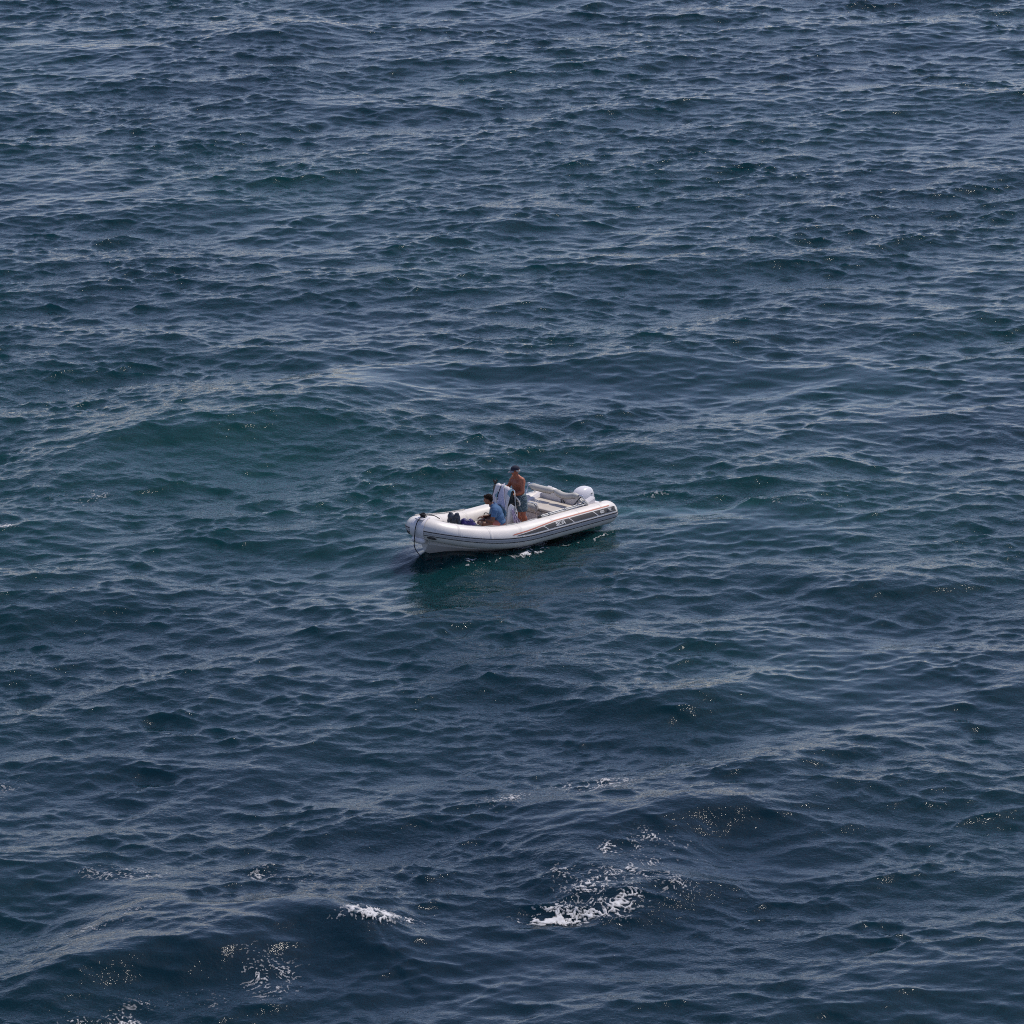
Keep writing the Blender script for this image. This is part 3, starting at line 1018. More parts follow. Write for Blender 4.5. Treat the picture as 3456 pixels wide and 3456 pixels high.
def ring(x, y, z, a, b, n=28, p=2.5):
    out = []
    for j in range(n):
        t = 2 * math.pi * j / n
        ct, st_ = math.cos(t), math.sin(t)
        out.append(Vector((x + a * math.copysign(abs(ct) ** (2 / p), ct), y + b * math.copysign(abs(st_) ** (2 / p), st_), z)))
    return out


secs = [(0.02, 0.08, 0.24, 0.17), (0.02, 0.10, 0.29, 0.205), (0.02, 0.22, 0.31, 0.215), (0.03, 0.33, 0.305, 0.213), (0.04, 0.42, 0.285, 0.20), (0.05, 0.49, 0.245, 0.18), (0.06, 0.54, 0.19, 0.15), (0.065, 0.57, 0.11, 0.10), (0.07, 0.578, 0.03, 0.03)]
mb = MB()
mb.grid([ring(-x, 0, z, a, b) for x, z, a, b in secs], closed_v=True)
mb.f.append(tuple(range(28))[::-1]); mb.f.append(tuple(range(8 * 28, 9 * 28)))
cowl = mb.build('engine_cowl', M_cowl, eng, auto=60)
mb = MB(); mb.grid([ring(-0.02, 0, 0.07, 0.25, 0.18), ring(-0.02, 0, 0.10, 0.27, 0.19)], closed_v=True); mb.build('cowl_seam', M_dark, eng)
MB().box((-0.14, 0.203, 0.43), (0.05, 0.02, 0.014), rot=(R(20), 0, 0)).build('cowl_vent', M_dark, cowl)
MB().prism([(-0.20, 0.08), (0.20, 0.08), (0.12, -0.55), (-0.14, -0.55)], 'y', -0.09, 0.09).build('engine_leg', M_cowl, eng, bevel=0.03)
MB().prism([(0.16, 0.10), (0.46, 0.16), (0.46, -0.16), (0.20, -0.20)], 'y', -0.16, 0.16).build('clamp_bracket', M_cowl, eng, bevel=0.02)
MB().box((-0.02, 0, -0.56), (0.42, 0.26, 0.02), bev=0.008).build('cavitation_plate', M_cowl, eng)

# life-lines: scalloped rope with pads along both bows
for s in (-1, 1):
    ua, ub = (0.53, 0.86)
    n = 9
    fit = [ua + (ub - ua) * i / n for i in range(n + 1)]
    pts = []
    phi = 108 if s > 0 else 82
    for i in range(n):
        for q in range(6):
            f = q / 6
            u = fit[i] + (fit[i + 1] - fit[i]) * f
            sag = math.sin(math.pi * f)
            pts.append(tube_pt(u if s > 0 else 2 - u, R(phi + (8 if s < 0 else -2) * sag), (0.016 + 0.012 * sag) if s < 0 else 0.009))
    pts.append(tube_pt(fit[-1] if s > 0 else 2 - fit[-1], R(phi), 0.016))
    MB().sweep(pts, 0.006 if s > 0 else 0.012, 6).build('life_line', M_rope_w if s < 0 else M_grey_web, boat)
    for u in fit:
        uu = u if s > 0 else 2 - u
        P = tube_pt(uu, R(phi), 0.006)
        MB().box(P, (0.030, 0.030, 0.026 if s > 0 else 0.05), bev=0.008).build('life_line_pad', M_grey_web, boat)
# grey webbing strap lying slack along the inner top of the port tube
pts = [tube_pt(u, R(112 + 4 * math.sin(u * 47)), 0.012 + 0.006 * math.sin(u * 83)) for u in us_list(0.36, 0.66, 46)]
MB().sweep(pts, 0.030, 8, flat=0.28).build('webbing_strap', M_grey_web, boat)
# valve and stern fittings
MB().sweep([tube_pt(ux(0.42), R(95), -0.004), tube_pt(ux(0.42), R(95), 0.02)], 0.03, 12).build('air_valve', M_grey_web, tube)
# dark mooring rope from the cleat over the nose into the water (loose: a thing of its own)


def place(o, M=None):
    o.matrix_world = BM @ (M if M is not None else Matrix())
    return o


z0 = zb
pts = [(5.18, 0.12, z0 + 0.18), (5.34, 0.10, z0 + 0.28), (5.50, 0.04, z0 + 0.315), (5.60, 0.0, z0 + 0.335), (5.72, 0.03, z0 + 0.30), (5.84, 0.03, z0 + 0.21), (5.90, 0.02, z0 + 0.05), (5.90, 0.0, z0 - 0.12), (5.86, -0.06, z0 - 0.30), (5.84, -0.05, z0 - 0.46), (5.78, 0.04, z0 - 0.62), (5.72, 0.12, z0 - 0.74), (5.70, 0.16, z0 - 0.80)]


def smooth_path(pts, k=6):
    P = [Vector(p) for p in pts]
    out = []
    for i in range(len(P) - 1):
        a, b, c, d = P[max(i - 1, 0)], P[i], P[i + 1], P[min(i + 2, len(P) - 1)]
        for q in range(k):
            t = q / k
            out.append(0.5 * ((2 * b) + (c - a) * t + (2 * a - 5 * b + 4 * c - d) * t * t + (3 * b - a - 3 * c + d) * t ** 3))
    out.append(P[-1])
    return out


rope = empty('mooring_rope', BM)
tag(rope, 'dark rope tied on the bow plate and hanging over the nose into the water', 'rope')
MB().sweep(smooth_path(pts), 0.011, 8).build('hanging_line', M_rope_k, rope)
mb = MB()
for k in range(3):
    mb.sweep(smooth_path([(5.60 + 0.06 * math.cos(a) + 0.02 * k, 0.07 * math.sin(a), z0 + 0.30 + 0.03 * k + 0.015 * math.cos(2 * a)) for a in [i * math.pi / 4 for i in range(9)]], 3), 0.014, 7)
mb.build('knot', M_rope_k, rope)
MB().sweep(smooth_path([(5.70, 0.16, z0 - 0.74), (5.62, 0.24, z0 - 0.70), (5.55, 0.34, z0 - 0.76), (5.46, 0.44, z0 - 0.72), (5.44, 0.42, z0 - 0.62), (5.40, 0.40, z0 - 0.58)]), 0.017, 8).build('snagged_loop', M_rope_k, rope)

# ------------------------------------------------------------------ things carried in the boat
def cloth(name, fn, nu, nv, material, parent=None, thick=0.006):
    mb = MB()
    mb.grid([[fn(i / nu, j / nv) for j in range(nv + 1)] for i in range(nu + 1)])
    o = mb.build(name, material, parent, auto=80)
    m = o.modifiers.new('thickness', 'SOLIDIFY'); m.thickness = thick; m.offset = 1.0
    return o


FRONT = [(0.00, 2.66, 0.965), (0.03, 2.72, 0.96), (0.45, 2.875, 0.53), (0.88, 2.93, 0.10), (1.24, 2.91, -0.24)]


def front(y, s, off):
    """point on the console's front, s metres down from the top of the screen"""
    for a, b in zip(FRONT, FRONT[1:]):
        if s <= b[0] or b is FRONT[-1]:
            f = (s - a[0]) / (b[0] - a[0])
            x, z = a[1] + (b[1] - a[1]) * f, a[2] + (b[2] - a[2]) * f
            d = Vector((b[1] - a[1], b[2] - a[2])).normalized()
            return Vector((x - d.y * off + 0.10, y - 0.08, z + d.x * off))


M_towel = mat_blocks('towel_print', [(0.28, 0.48, 0.50), (0.64, 0.60, 0.64), (0.46, 0.58, 0.58), (0.64, 0.60, 0.64), (0.18, 0.32, 0.40), (0.66, 0.62, 0.64), (0.60, 0.60, 0.62)], 4.2)


def towel_fn(u, v):
    y = -0.29 + 0.09 * (1 - v) + (0.585 - 0.07 * (1 - v)) * u
    s = 0.0 + 1.18 * v + 0.03 * math.sin(u * 5) * v
    return Vector((0, 0, -0.075 * u * u * (1 - v) ** 2)) + front(y, s, 0.022 + 0.016 * v * math.sin(u * 17 + v * 3) + 0.008 * math.sin(u * 31 - v * 4))


t = cloth('beach_towel', towel_fn, 40, 40, M_towel)
place(t)
tag(t, 'aqua and white printed beach towel draped over the front of the steering console', 'towel')

M_shirt = mat('white_shirt', (0.60, 0.57, 0.68), 0.9, var=0.06, vscale=7, bump=0.3, bscale=16)
M_navy = mat('navy_trim', (0.018, 0.022, 0.045), 0.8)
M_maroon = mat('red_tag', (0.20, 0.035, 0.03), 0.8)
shirt = empty('hanging_shirt', BM)
tag(shirt, 'white shirt with navy edge hanging over the towel on the console', 'shirt')


def shirt_fn(u, v):
    w0 = 0.03 + 0.31 * v ** 0.8
    yc = 0.02 + 0.16 * v
    y = yc + (u - 0.5) * w0 + 0.01 * math.sin(v * 9)
    s = -0.0 + 0.45 * v + 0.07 * u * v - 0.04 * math.sin(u * math.pi) * v
    return front(y, max(s, 0.0), 0.05 + 0.022 * math.sin(u * 13 + 1) * v + 0.02 * v)


cloth('shirt_cloth', shirt_fn, 24, 28, M_shirt, shirt)
cloth('navy_edge', lambda u, v: shirt_fn(-0.10 + 0.16 * u, v * 0.78) + Vector((0.012, 0, 0.012)), 4, 24, M_navy, shirt)
cloth('white_band', lambda u, v: shirt_fn(-0.14 + 0.26 * u, 0.36 + 0.03 * v) + Vector((0.022, 0, 0.02)), 4, 3, M_white, shirt)
cloth('white_band', lambda u, v: shirt_fn(-0.14 + 0.26 * u, 0.70 + 0.03 * v) + Vector((0.022, 0, 0.02)), 4, 3, M_white, shirt)
cloth('red_tag', lambda u, v: shirt_fn(-0.14 + 0.16 * u, 0.98 + 0.09 * v) + Vector((0.014, 0, 0.0)), 4, 4, M_maroon, shirt)
M_brown = mat('brown_strap', (0.09, 0.045, 0.03), 0.8)
cloth('brown_strap', lambda u, v: front(0.045 + 0.04 * u + 0.02 * v, 0.50 + 0.24 * v, 0.055), 3, 8, M_brown, shirt)

M_lilac = mat_stripes('striped_towel', [(0.16, 0.13, 0.24), (0.36, 0.31, 0.46), (0.50, 0.44, 0.58)], 9.0, 'X', 2.0)


def lilac_fn(u, v):
    x = 2.87 - 0.05 * v - (0.05 + 0.30 * v ** 1.3) * u
    z = 0.46 - 0.60 * v + 0.05 * u * v
    y = 0.275 + 0.12 * v * v + 0.030 * math.sin(u * 14) * v
    return Vector((x, y, z))


t = cloth('striped_towel', lilac_fn, 30, 24, M_lilac)
place(t)
tag(t, 'lilac striped towel hanging from the side rail of the steering console', 'towel')
M_pinkw = mat('pale_cloth', (0.58, 0.50, 0.56), 0.9, var=0.2, vscale=12)
mb = MB()
for c, r in (((2.40, 0.42, 0.02), (0.12, 0.09, 0.08)), ((2.34, 0.44, -0.04), (0.14, 0.10, 0.09)), ((2.46, 0.40, -0.06), (0.10, 0.10, 0.10)), ((2.38, 0.42, -0.16), (0.16, 0.12, 0.10))):
    mb.ell(c, r)
t = mb.solid('crumpled_cloth', M_pinkw, voxel=0.012, smooth=6, warp=lambda c, n: c + n * 0.016 * math.sin(c.x * 50) * math.sin(c.z * 60 + c.y * 40))
place(t)
tag(t, 'pale crumpled cloth heaped at the foot of the steering console', 'cloth')

M_yel = mat('yellow_pvc', (0.55, 0.42, 0.03), 0.5, var=0.15, vscale=9)
dry = empty('dry_bag', BM)
tag(dry, 'yellow roll-top dry bag standing beside the console', 'bag')
MB().sweep([(2.84, 0.44, FLOOR + 0.02), (2.84, 0.44, FLOOR + 0.06), (2.84, 0.44, FLOOR + 0.30), (2.84, 0.44, FLOOR + 0.37)], [0.10, 0.115, 0.11, 0.06], 18).build('bag_body', M_yel, dry)
MB().sweep([(2.80, 0.36, FLOOR + 0.375), (2.84, 0.44, FLOOR + 0.385), (2.88, 0.52, FLOOR + 0.375)], 0.018, 8).build('rolled_top', M_yel, dry)
MB().box((2.84, 0.44, FLOOR + 0.41), (0.03, 0.05, 0.02), bev=0.006).build('buckle', M_black, dry)

# furled sunshade standing at the far corner of the console
M_olive = mat('faded_canvas', (0.16, 0.145, 0.12), 0.85, var=0.3, vscale=10, bump=0.3, bscale=20)
umb = empty('furled_parasol', BM)
tag(umb, 'furled dark parasol with a black tufted top standing beside the console', 'parasol')
uy, uxx = -0.36, 2.79
MB().sweep([(uxx, uy, -0.22), (uxx, uy, 0.98)], 0.012, 8).build('pole', M_alu, umb)
mb = MB()
P = []
for i in range(16):
    f = i / 15
    z = 0.18 + 0.76 * f
    r = 0.035 + 0.055 * (1 - f) ** 0.6 * (0.6 + 0.4 * math.sin(math.pi * min(1, f * 1.5 + 0.2)))
    P.append([(uxx + r * (1 + 0.22 * math.cos(5 * a + f * 3)) * math.cos(a), uy + r * (1 + 0.22 * math.cos(5 * a + f * 3)) * math.sin(a), z) for a in [2 * math.pi * j / 30 for j in range(30)]])
mb.grid(P, closed_v=True); mb.build('folded_canopy', M_olive, umb)
mb = MB()
P = []
for i in range(6):
    f = i / 5
    r = 0.092 - 0.02 * f
    P.append([(uxx + r * (1 + 0.1 * math.cos(5 * a)) * math.cos(a), uy + 0.03 + r * (1 + 0.1 * math.cos(5 * a)) * math.sin(a), 0.28 + 0.30 * f) for a in [2 * math.pi * j / 24 for j in range(24)]])
mb.grid(P, closed_v=True); mb.build('dark_sleeve', M_black, umb)
mb = MB()
mb.ell((uxx, uy, 1.00), (0.032, 0.032, 0.045))
for k in range(6):
    a = k * 1.05 + 0.3
    mb.sweep([(uxx, uy, 0.98), (uxx + 0.045 * math.cos(a), uy + 0.045 * math.sin(a), 1.02 + 0.012 * (k % 3)), (uxx + 0.055 * math.cos(a), uy + 0.055 * math.sin(a), 1.06 + 0.02 * (k % 2))], [0.014, 0.018, 0.010], 6)
mb.build('tufted_top', M_black, umb)


def lumpy(amp, k):
    return lambda c, n: c + n * amp * (math.sin(c.x * k) * math.sin(c.y * k * 1.3 + 1) + 0.6 * math.sin(c.z * k * 1.7 + c.x * k * 0.7))


# bags on the bow cushions
M_navybag = mat('navy_nylon', (0.020, 0.032, 0.060), 0.6, var=0.35, vscale=9, bump=0.2, bscale=30)
bp = empty('two_lobed_backpack', BM)
tag(bp, 'dark navy upright backpack with two rounded tops at the bow', 'backpack')
bx0, by0, bz0 = 4.34, -0.24, BOWDECK + sheer(4.34) * 0.55 + 0.085
mb = MB()
yaw = R(-44)
for dy, h, w in ((-0.07, 0.46, 0.088), (0.075, 0.44, 0.090)):
    cx = bx0 + dy * math.sin(-yaw) * -1.0; cy = by0 + dy * math.cos(yaw)
    # the two lobes stand side by side across the view
    cx = bx0 - dy * 0.70; cy = by0 + dy * 0.72
    mb.sweep([(cx, cy, bz0), (cx, cy, bz0 + 0.03), (cx, cy, bz0 + h * 0.5), (cx, cy, bz0 + h * 0.8), (cx, cy, bz0 + h * 0.95), (cx, cy, bz0 + h)], [w * 0.95, w * 1.08, w * 1.05, w * 0.85, w * 0.5, w * 0.15], 18)
bpb = mb.solid('bag_body', M_navybag, bp, voxel=0.012, smooth=3, warp=lumpy(0.008, 34))
for dy in (-0.07, 0.075):
    cx, cy = bx0 - dy * 0.70 + 0.066, by0 + dy * 0.72 + 0.066
    MB().sweep([(cx, cy, bz0 + 0.05), (cx + 0.012, cy + 0.012, bz0 + 0.18), (cx - 0.01, cy - 0.01, bz0 + 0.31)], 0.014, 6, flat=0.5).build('shoulder_strap', M_rope_k, bp)

M_purple = mat('purple_nylon', (0.035, 0.025, 0.16), 0.6, var=0.4, vscale=8, bump=0.3, bscale=24)
db = empty('duffel_bag', BM)
tag(db, 'crumpled purple-blue duffel bag lying between the navy backpack and the seated man', 'bag')
dx0, dy0 = 4.06, -0.09
dz0 = BOWDECK + sheer(dx0) * 0.55 + 0.085
def dbp(a, b, c):
    """a metres along the bag (towards the bow and starboard), b across, c up"""
    return Vector((dx0 + a * 0.70 + b * 0.70, dy0 - a * 0.71 + b * 0.71, dz0 + c))
mb = MB()
mb.ell(dbp(-0.02, 0, 0.12), (0.17, 0.13, 0.13), (0, 0, R(-45))); mb.ell(dbp(-0.12, 0.0, 0.12), (0.10, 0.12, 0.12)); mb.ell(dbp(0.06, 0.0, 0.18), (0.09, 0.10, 0.12)); mb.ell(dbp(-0.10, 0.0, 0.18), (0.08, 0.09, 0.10))
mb.box(dbp(-0.02, 0, 0.06), (0.36, 0.22, 0.11), (0, 0, R(-45)), bev=0.03)
mb.solid('bag_body', M_purple, db, voxel=0.012, smooth=4, warp=lumpy(0.012, 30))
mb = MB(); mb.ell(dbp(0.17, 0.0, 0.10), (0.07, 0.11, 0.10), (0, 0, R(-45))); mb.solid('end_pocket', M_navybag, db, voxel=0.012, smooth=3, warp=lumpy(0.010, 40))
mb = MB(); mb.ell(dbp(-0.21, 0.03, 0.07), (0.06, 0.09, 0.09), (0, 0, R(-45))); mb.ell(dbp(-0.16, 0.0, 0.19), (0.05, 0.06, 0.05)); mb.solid('side_pocket', M_navybag, db, voxel=0.012, smooth=3, warp=lumpy(0.010, 40))
MB().sweep(smooth_path([dbp(-0.10, 0.04, 0.22), dbp(-0.06, 0.06, 0.26), dbp(0.0, 0.06, 0.27), dbp(0.06, 0.05, 0.25), dbp(0.08, 0.04, 0.22)]), 0.012, 6).build('carry_handle', M_grey_web, db)

M_blk = mat('black_nylon', (0.012, 0.011, 0.013), 0.6, var=0.3, vscale=12, bump=0.2, bscale=30)
bb = empty('black_backpack', BM)
tag(bb, 'black backpack with pale strap and top loop behind the seated man', 'backpack')
kx, ky, kz = 3.00, -0.46, FLOOR + 0.02
mb = MB()
mb.box((kx, ky, kz + 0.18), (0.26, 0.22, 0.34), (0, 0, R(-45)), bev=0.05); mb.ell((kx, ky, kz + 0.34), (0.14, 0.12, 0.12), (0, 0, R(-45)))
mb.solid('bag_body', M_blk, bb, voxel=0.012, smooth=4, warp=lumpy(0.007, 34))
MB().sweep(smooth_path([(kx + 0.02, ky - 0.06, kz + 0.42), (kx + 0.02, ky - 0.05, kz + 0.50), (kx, ky, kz + 0.52), (kx - 0.03, ky + 0.05, kz + 0.49), (kx - 0.03, ky + 0.06, kz + 0.41)]), 0.011, 6).build('top_loop', M_blk, bb)
MB().sweep(smooth_path([(kx + 0.05, ky + 0.02, kz + 0.43), (kx + 0.02, ky + 0.11, kz + 0.38), (kx - 0.04, ky + 0.17, kz + 0.28), (kx - 0.06, ky + 0.17, kz + 0.14)]), 0.016, 6, flat=0.5).build('pale_strap', M_rope_w, bb)

# folded awning frame lying along the near tube, its cloth gathered at the stern end
fr = empty('folded_awning_frame', BM)
tag(fr, 'folded steel awning poles lying along the top of the near tube', 'poles')
def rp(x, phi, off):
    return tube_pt(ux(x), R(phi), off)
MB().sweep([rp(2.46, 108, 0.045), rp(2.4, 106, 0.05), rp(0.90, 106, 0.070)], 0.0145, 8).build('pole', M_alu, fr)
MB().sweep([rp(2.44, 100, 0.025), rp(1.60, 100, 0.030), rp(0.92, 100, 0.040)], 0.0125, 8).build('pole', M_alu, fr)
MB().sweep([rp(2.0, 112, 0.035), rp(0.90, 112, 0.045)], 0.0125, 8).build('pole', M_alu, fr)
MB().box(rp(2.50, 106, 0.03), (0.10, 0.06, 0.06), (0, R(18), 0), bev=0.015).build('pole_foot', M_black, fr)
for x in (2.18, 1.62):
    MB().box(rp(x, 103, 0.05), (0.035, 0.075, 0.045), bev=0.01).build('pole_clip', M_alu, fr)
MB().sweep([rp(0.98, 106, -0.005), rp(0.98, 106, 0.08)], 0.014, 8).build('support_post', M_steel, fr)

M_wcloth = mat('white_canvas', (0.66, 0.65, 0.62), 0.85, var=0.2, vscale=14)
gb = empty('gathered_cloth', BM)
tag(gb, 'white canvas bundle gathered and tied at the stern end of the poles', 'cloth')
mb = MB()
P = []
top = rp(0.98, 114, 0.20); bot = rp(0.84, 102, 0.02)
for i in range(14):
    f = i / 13
    c = top.lerp(bot, f)
    r = 0.018 + 0.075 * math.sin(math.pi * min(1, 0.12 + 0.80 * f)) ** 0.8
    P.append([c + Vector((math.cos(a) * r * (1 + 0.30 * math.cos(7 * a + 2 * f)), math.sin(a) * r * 0.7 * (1 + 0.30 * math.cos(7 * a + 2 * f)), 0.12 * r * math.cos(a))) for a in [2 * math.pi * j / 42 for j in range(42)]])
mb.grid(P, closed_v=True); mb.f.append(tuple(range(42))[::-1]); mb.f.append(tuple(range(13 * 42, 14 * 42)))
mb.build('canvas_folds', M_wcloth, gb, auto=70)
MB().sweep(smooth_path([top + Vector((0.02, 0, 0.0)), top + Vector((0.06, -0.04, 0.05)), top + Vector((0.02, -0.10, 0.06)), top + Vector((0.0, -0.05, -0.02)), top + Vector((0.10, 0.02, -0.10)), top + Vector((0.16, 0.03, -0.17))]), 0.011, 6).build('tie_rope', M_grey_web, gb)


# ------------------------------------------------------------------ people
M_skin = mat('tanned_skin', (0.40, 0.128, 0.070), 0.55, var=0.22, vscale=7, bump=0.04, bscale=40)
M_skin2 = mat('skin', (0.165, 0.068, 0.042), 0.55, var=0.20, vscale=7, bump=0.04, bscale=40)


def hand(mb, wrist, d, up, side, curl=0.5, L=0.185):
    """five fingers on a palm; d = pointing direction, up = back of the hand, side = +1 when the thumb lies on d x up"""
    d = Vector(d).normalized(); up = Vector(up); up = (up - d * up.dot(d)).normalized()
    s = d.cross(up) * side
    w = Vector(wrist)
    p0, p1 = w + d * 0.02, w + d * 0.085
    for k in (-1.5, -0.5, 0.5, 1.5):
        mb.capsule(p0 + s * k * 0.011, 0.017, p1 + s * k * 0.019, 0.0135, seg=10, k=3)
    for k, ln in ((1.5, 0.070), (0.5, 0.080), (-0.5, 0.075), (-1.5, 0.058)):
        q = p1 + s * k * 0.020
        ang = 0.25 * curl
        for i, fr_ in enumerate((0.45, 0.32, 0.23)):
            ang += curl * (0.55 if i else 0.35)
            n = q + (d * math.cos(ang) - up * math.sin(ang)) * ln * fr_ + s * k * 0.0015
            mb.capsule(q, 0.0098 - 0.0008 * i, n, 0.0092 - 0.0010 * i, seg=8, k=3)
            q = n
    a = p0 + s * 0.022
    b = a + (d * 0.65 + s * 0.70 - up * 0.30 * curl).normalized() * 0.040
    c = b + (d * 0.95 + s * 0.15 - up * 0.35 * curl).normalized() * 0.032
    mb.capsule(a, 0.013, b, 0.0115, seg=8, k=3); mb.capsule(b, 0.0112, c, 0.009, seg=8, k=3)


def head_parts(mb, H, k=1.0):
    """skull, jaw, brow, nose, lips, chin, ears; H maps head coordinates (x forward, z up, origin at the skull centre)"""
    def e(c, r, rot=(0, 0, 0)):
        Mr = H.to_3x3().to_euler()
        mb.ell(H @ Vector(c), r, rot=Mr)
    e((-0.005, 0, 0.02), (0.098, 0.076, 0.098))
    e((0.028, 0, -0.045), (0.066, 0.060, 0.078))
    e((0.052, 0, -0.090), (0.034, 0.034, 0.026))
    e((0.078, 0, 0.018), (0.020, 0.050, 0.014))
    e((0.098, 0, -0.018), (0.018, 0.0125, 0.026)); e((0.108, 0, -0.030), (0.014, 0.015, 0.011))
    e((0.086, 0, -0.062), (0.012, 0.024, 0.007)); e((0.084, 0, -0.074), (0.012, 0.021, 0.008))
    for s in (-1, 1):
        e((0.072, s * 0.030, -0.022), (0.020, 0.020, 0.018))
        e((0.0, s * 0.078, -0.012), (0.018, 0.010, 0.030))


# --- man standing at the helm
PM = BM @ Matrix.Translation((2.25, 0.02, FLOOR - 0.02)) @ Matrix.Rotation(R(-10), 4, 'Z') @ Matrix.Diagonal((1.08, 1.07, 1.02, 1))
man = empty('person', PM)
tag(man, 'bare-chested man in navy cap and patterned shorts standing at the console', 'person')
HD = Matrix.Translation((0.185, 0.0, 1.560)) @ Matrix.Rotation(R(-24), 4, 'Z') @ Matrix.Rotation(R(12), 4, 'Y')
mb = MB()
for s in (-1, 1):
    hip, knee, ank = (0.075, s * 0.095, 0.88), (0.055, s * 0.115, 0.47), (-0.005, s * 0.12, 0.085)
    mb.capsule(hip, 0.098, knee, 0.060); mb.capsule(knee, 0.057, ank, 0.040)
    mb.ell((0.005, s * 0.118, 0.345), (0.056, 0.052, 0.115)); mb.ell((0.085, s * 0.113, 0.475), (0.045, 0.045, 0.05))
    mb.ell((0.065, s * 0.13, 0.035), (0.125, 0.046, 0.034)); mb.ell((-0.03, s * 0.12, 0.045), (0.045, 0.036, 0.044))
mb.ell((0.075, 0, 0.92), (0.125, 0.165, 0.13)); mb.ell((0.115, 0, 1.04), (0.140, 0.165, 0.135), (0, R(8), 0)); mb.ell((0.115, 0, 1.20), (0.128, 0.172, 0.17), (0, R(8), 0))
for s in (-1, 1):
    mb.ell((0.16, s * 0.080, 1.26), (0.085, 0.088, 0.075)); mb.ell((0.065, s * 0.09, 1.27), (0.075, 0.085, 0.13))
mb.capsule((0.115, -0.13, 1.355), 0.070, (0.115, 0.13, 1.355), 0.070)
mb.capsule((0.12, 0, 1.37), 0.075, (0.175, 0, 1.47), 0.056); mb.capsule((0.155, 0, 1.44), 0.055, (0.20, -0.005, 1.53), 0.054)
for s in (-1, 1):
    mb.capsule((0.115, s * 0.11, 1.375), 0.05, (0.15, s * 0.04, 1.43), 0.045)
# near (left) arm bent to the rail, far arm reaching to the wheel
eL, wL = Vector((0.150, 0.225, 1.090)), Vector((0.335, 0.185, 1.050))
mb.capsule((0.115, 0.160, 1.355), 0.060, eL, 0.045); mb.capsule(eL, 0.044, wL, 0.029); mb.ell(Vector((0.130, 0.195, 1.22)), (0.05, 0.05, 0.09))
hand(mb, wL, (0.95, 0.05, -0.10), (0.1, 0.1, 1), 1, 0.9)
eR, wR = Vector((0.20, -0.24, 1.13)), Vector((0.385, -0.21, 1.12))
mb.capsule((0.115, -0.160, 1.355), 0.060, eR, 0.045); mb.capsule(eR, 0.044, wR, 0.029); mb.ell(Vector((0.15, -0.21, 1.25)), (0.05, 0.05, 0.09))
hand(mb, wR, (0.95, 0.05, -0.05), (0.1, -0.1, 1), -1, 0.9)
head_parts(mb, HD)
mb.solid('body', M_skin, man, voxel=0.0065, smooth=4)
mb = MB()
mb.ell((0.078, 0, 0.945), (0.148, 0.185, 0.075))
for s in (-1, 1):
    mb.sweep([(0.075, s * 0.085, 0.97), (0.072, s * 0.095, 0.85), (0.068, s * 0.11, 0.68), (0.066, s * 0.118, 0.575)], [0.105, 0.128, 0.118, 0.112], 18)
M_shorts = mat_dots('patterned_shorts', (0.055, 0.095, 0.12), (0.34, 0.42, 0.44), 42, 0.22)
mb.solid('swim_shorts', M_shorts, man, voxel=0.011, smooth=3, warp=lumpy(0.006, 30))
M_cap = mat('navy_cotton', (0.014, 0.016, 0.038), 0.85, var=0.15, vscale=20)
M_brim = mat('grey_brim', (0.25, 0.25, 0.28), 0.8)
mb = MB()
P = []
for i in range(10):
    a = math.pi / 2 * i / 9
    P.append([HD @ Vector((-0.004 + 0.108 * math.cos(a) * math.cos(t), 0.086 * math.cos(a) * math.sin(t), 0.028 + 0.102 * math.sin(a) ** 0.9)) for t in [2 * math.pi * j / 28 for j in range(28)]])
mb.grid(P, closed_v=True); mb.f.append(tuple(range(28)))
cap = mb.build('cap', M_cap, man)
mb = MB()
P, Q = [], []
for i in range(5):
    f = i / 4
    row = []
    for j in range(13):
        t = R(-62 + 124 * j / 12)
        rr = 1.0 + 0.80 * f * math.cos(t * 1.15) ** 0.7
        row.append(HD @ Vector((-0.004 + 0.104 * rr * math.cos(t), 0.084 * (1 + 0.10 * f) * math.sin(t), 0.034 - 0.030 * f - 0.02 * f * (math.sin(t) ** 2))))
    P.append(row)
mb.grid(P)
b_ = mb.build('brim', M_brim, cap)
sm = b_.modifiers.new('thickness', 'SOLIDIFY'); sm.thickness = 0.006
mb = MB()
for s in (-1, 1):
    mb.ell(HD @ Vector((0.088, s * 0.032, 0.0)), (0.014, 0.030, 0.021), HD.to_3x3().to_euler())
    mb.sweep([HD @ Vector((0.082, s * 0.058, 0.008)), HD @ Vector((0.05, s * 0.078, 0.008)), HD @ Vector((0.0, s * 0.086, 0.004))], 0.004, 6)
mb.sweep([HD @ Vector((0.097, -0.02, 0.006)), HD @ Vector((0.097, 0.02, 0.006))], 0.005, 6)
mb.build('sunglasses', M_black, man)
M_whair = mat('white_hair', (0.52, 0.50, 0.48), 0.8, var=0.3, vscale=60)
mb = MB()
mb.ell(HD @ Vector((-0.062, 0, -0.015)), (0.042, 0.066, 0.050), HD.to_3x3().to_euler())
for s in (-1, 1):
    mb.ell(HD @ Vector((-0.02, s * 0.070, 0.0)), (0.035, 0.013, 0.030), HD.to_3x3().to_euler())
mb.solid('hair', M_whair, man, voxel=0.006, smooth=2, warp=lumpy(0.003, 120))

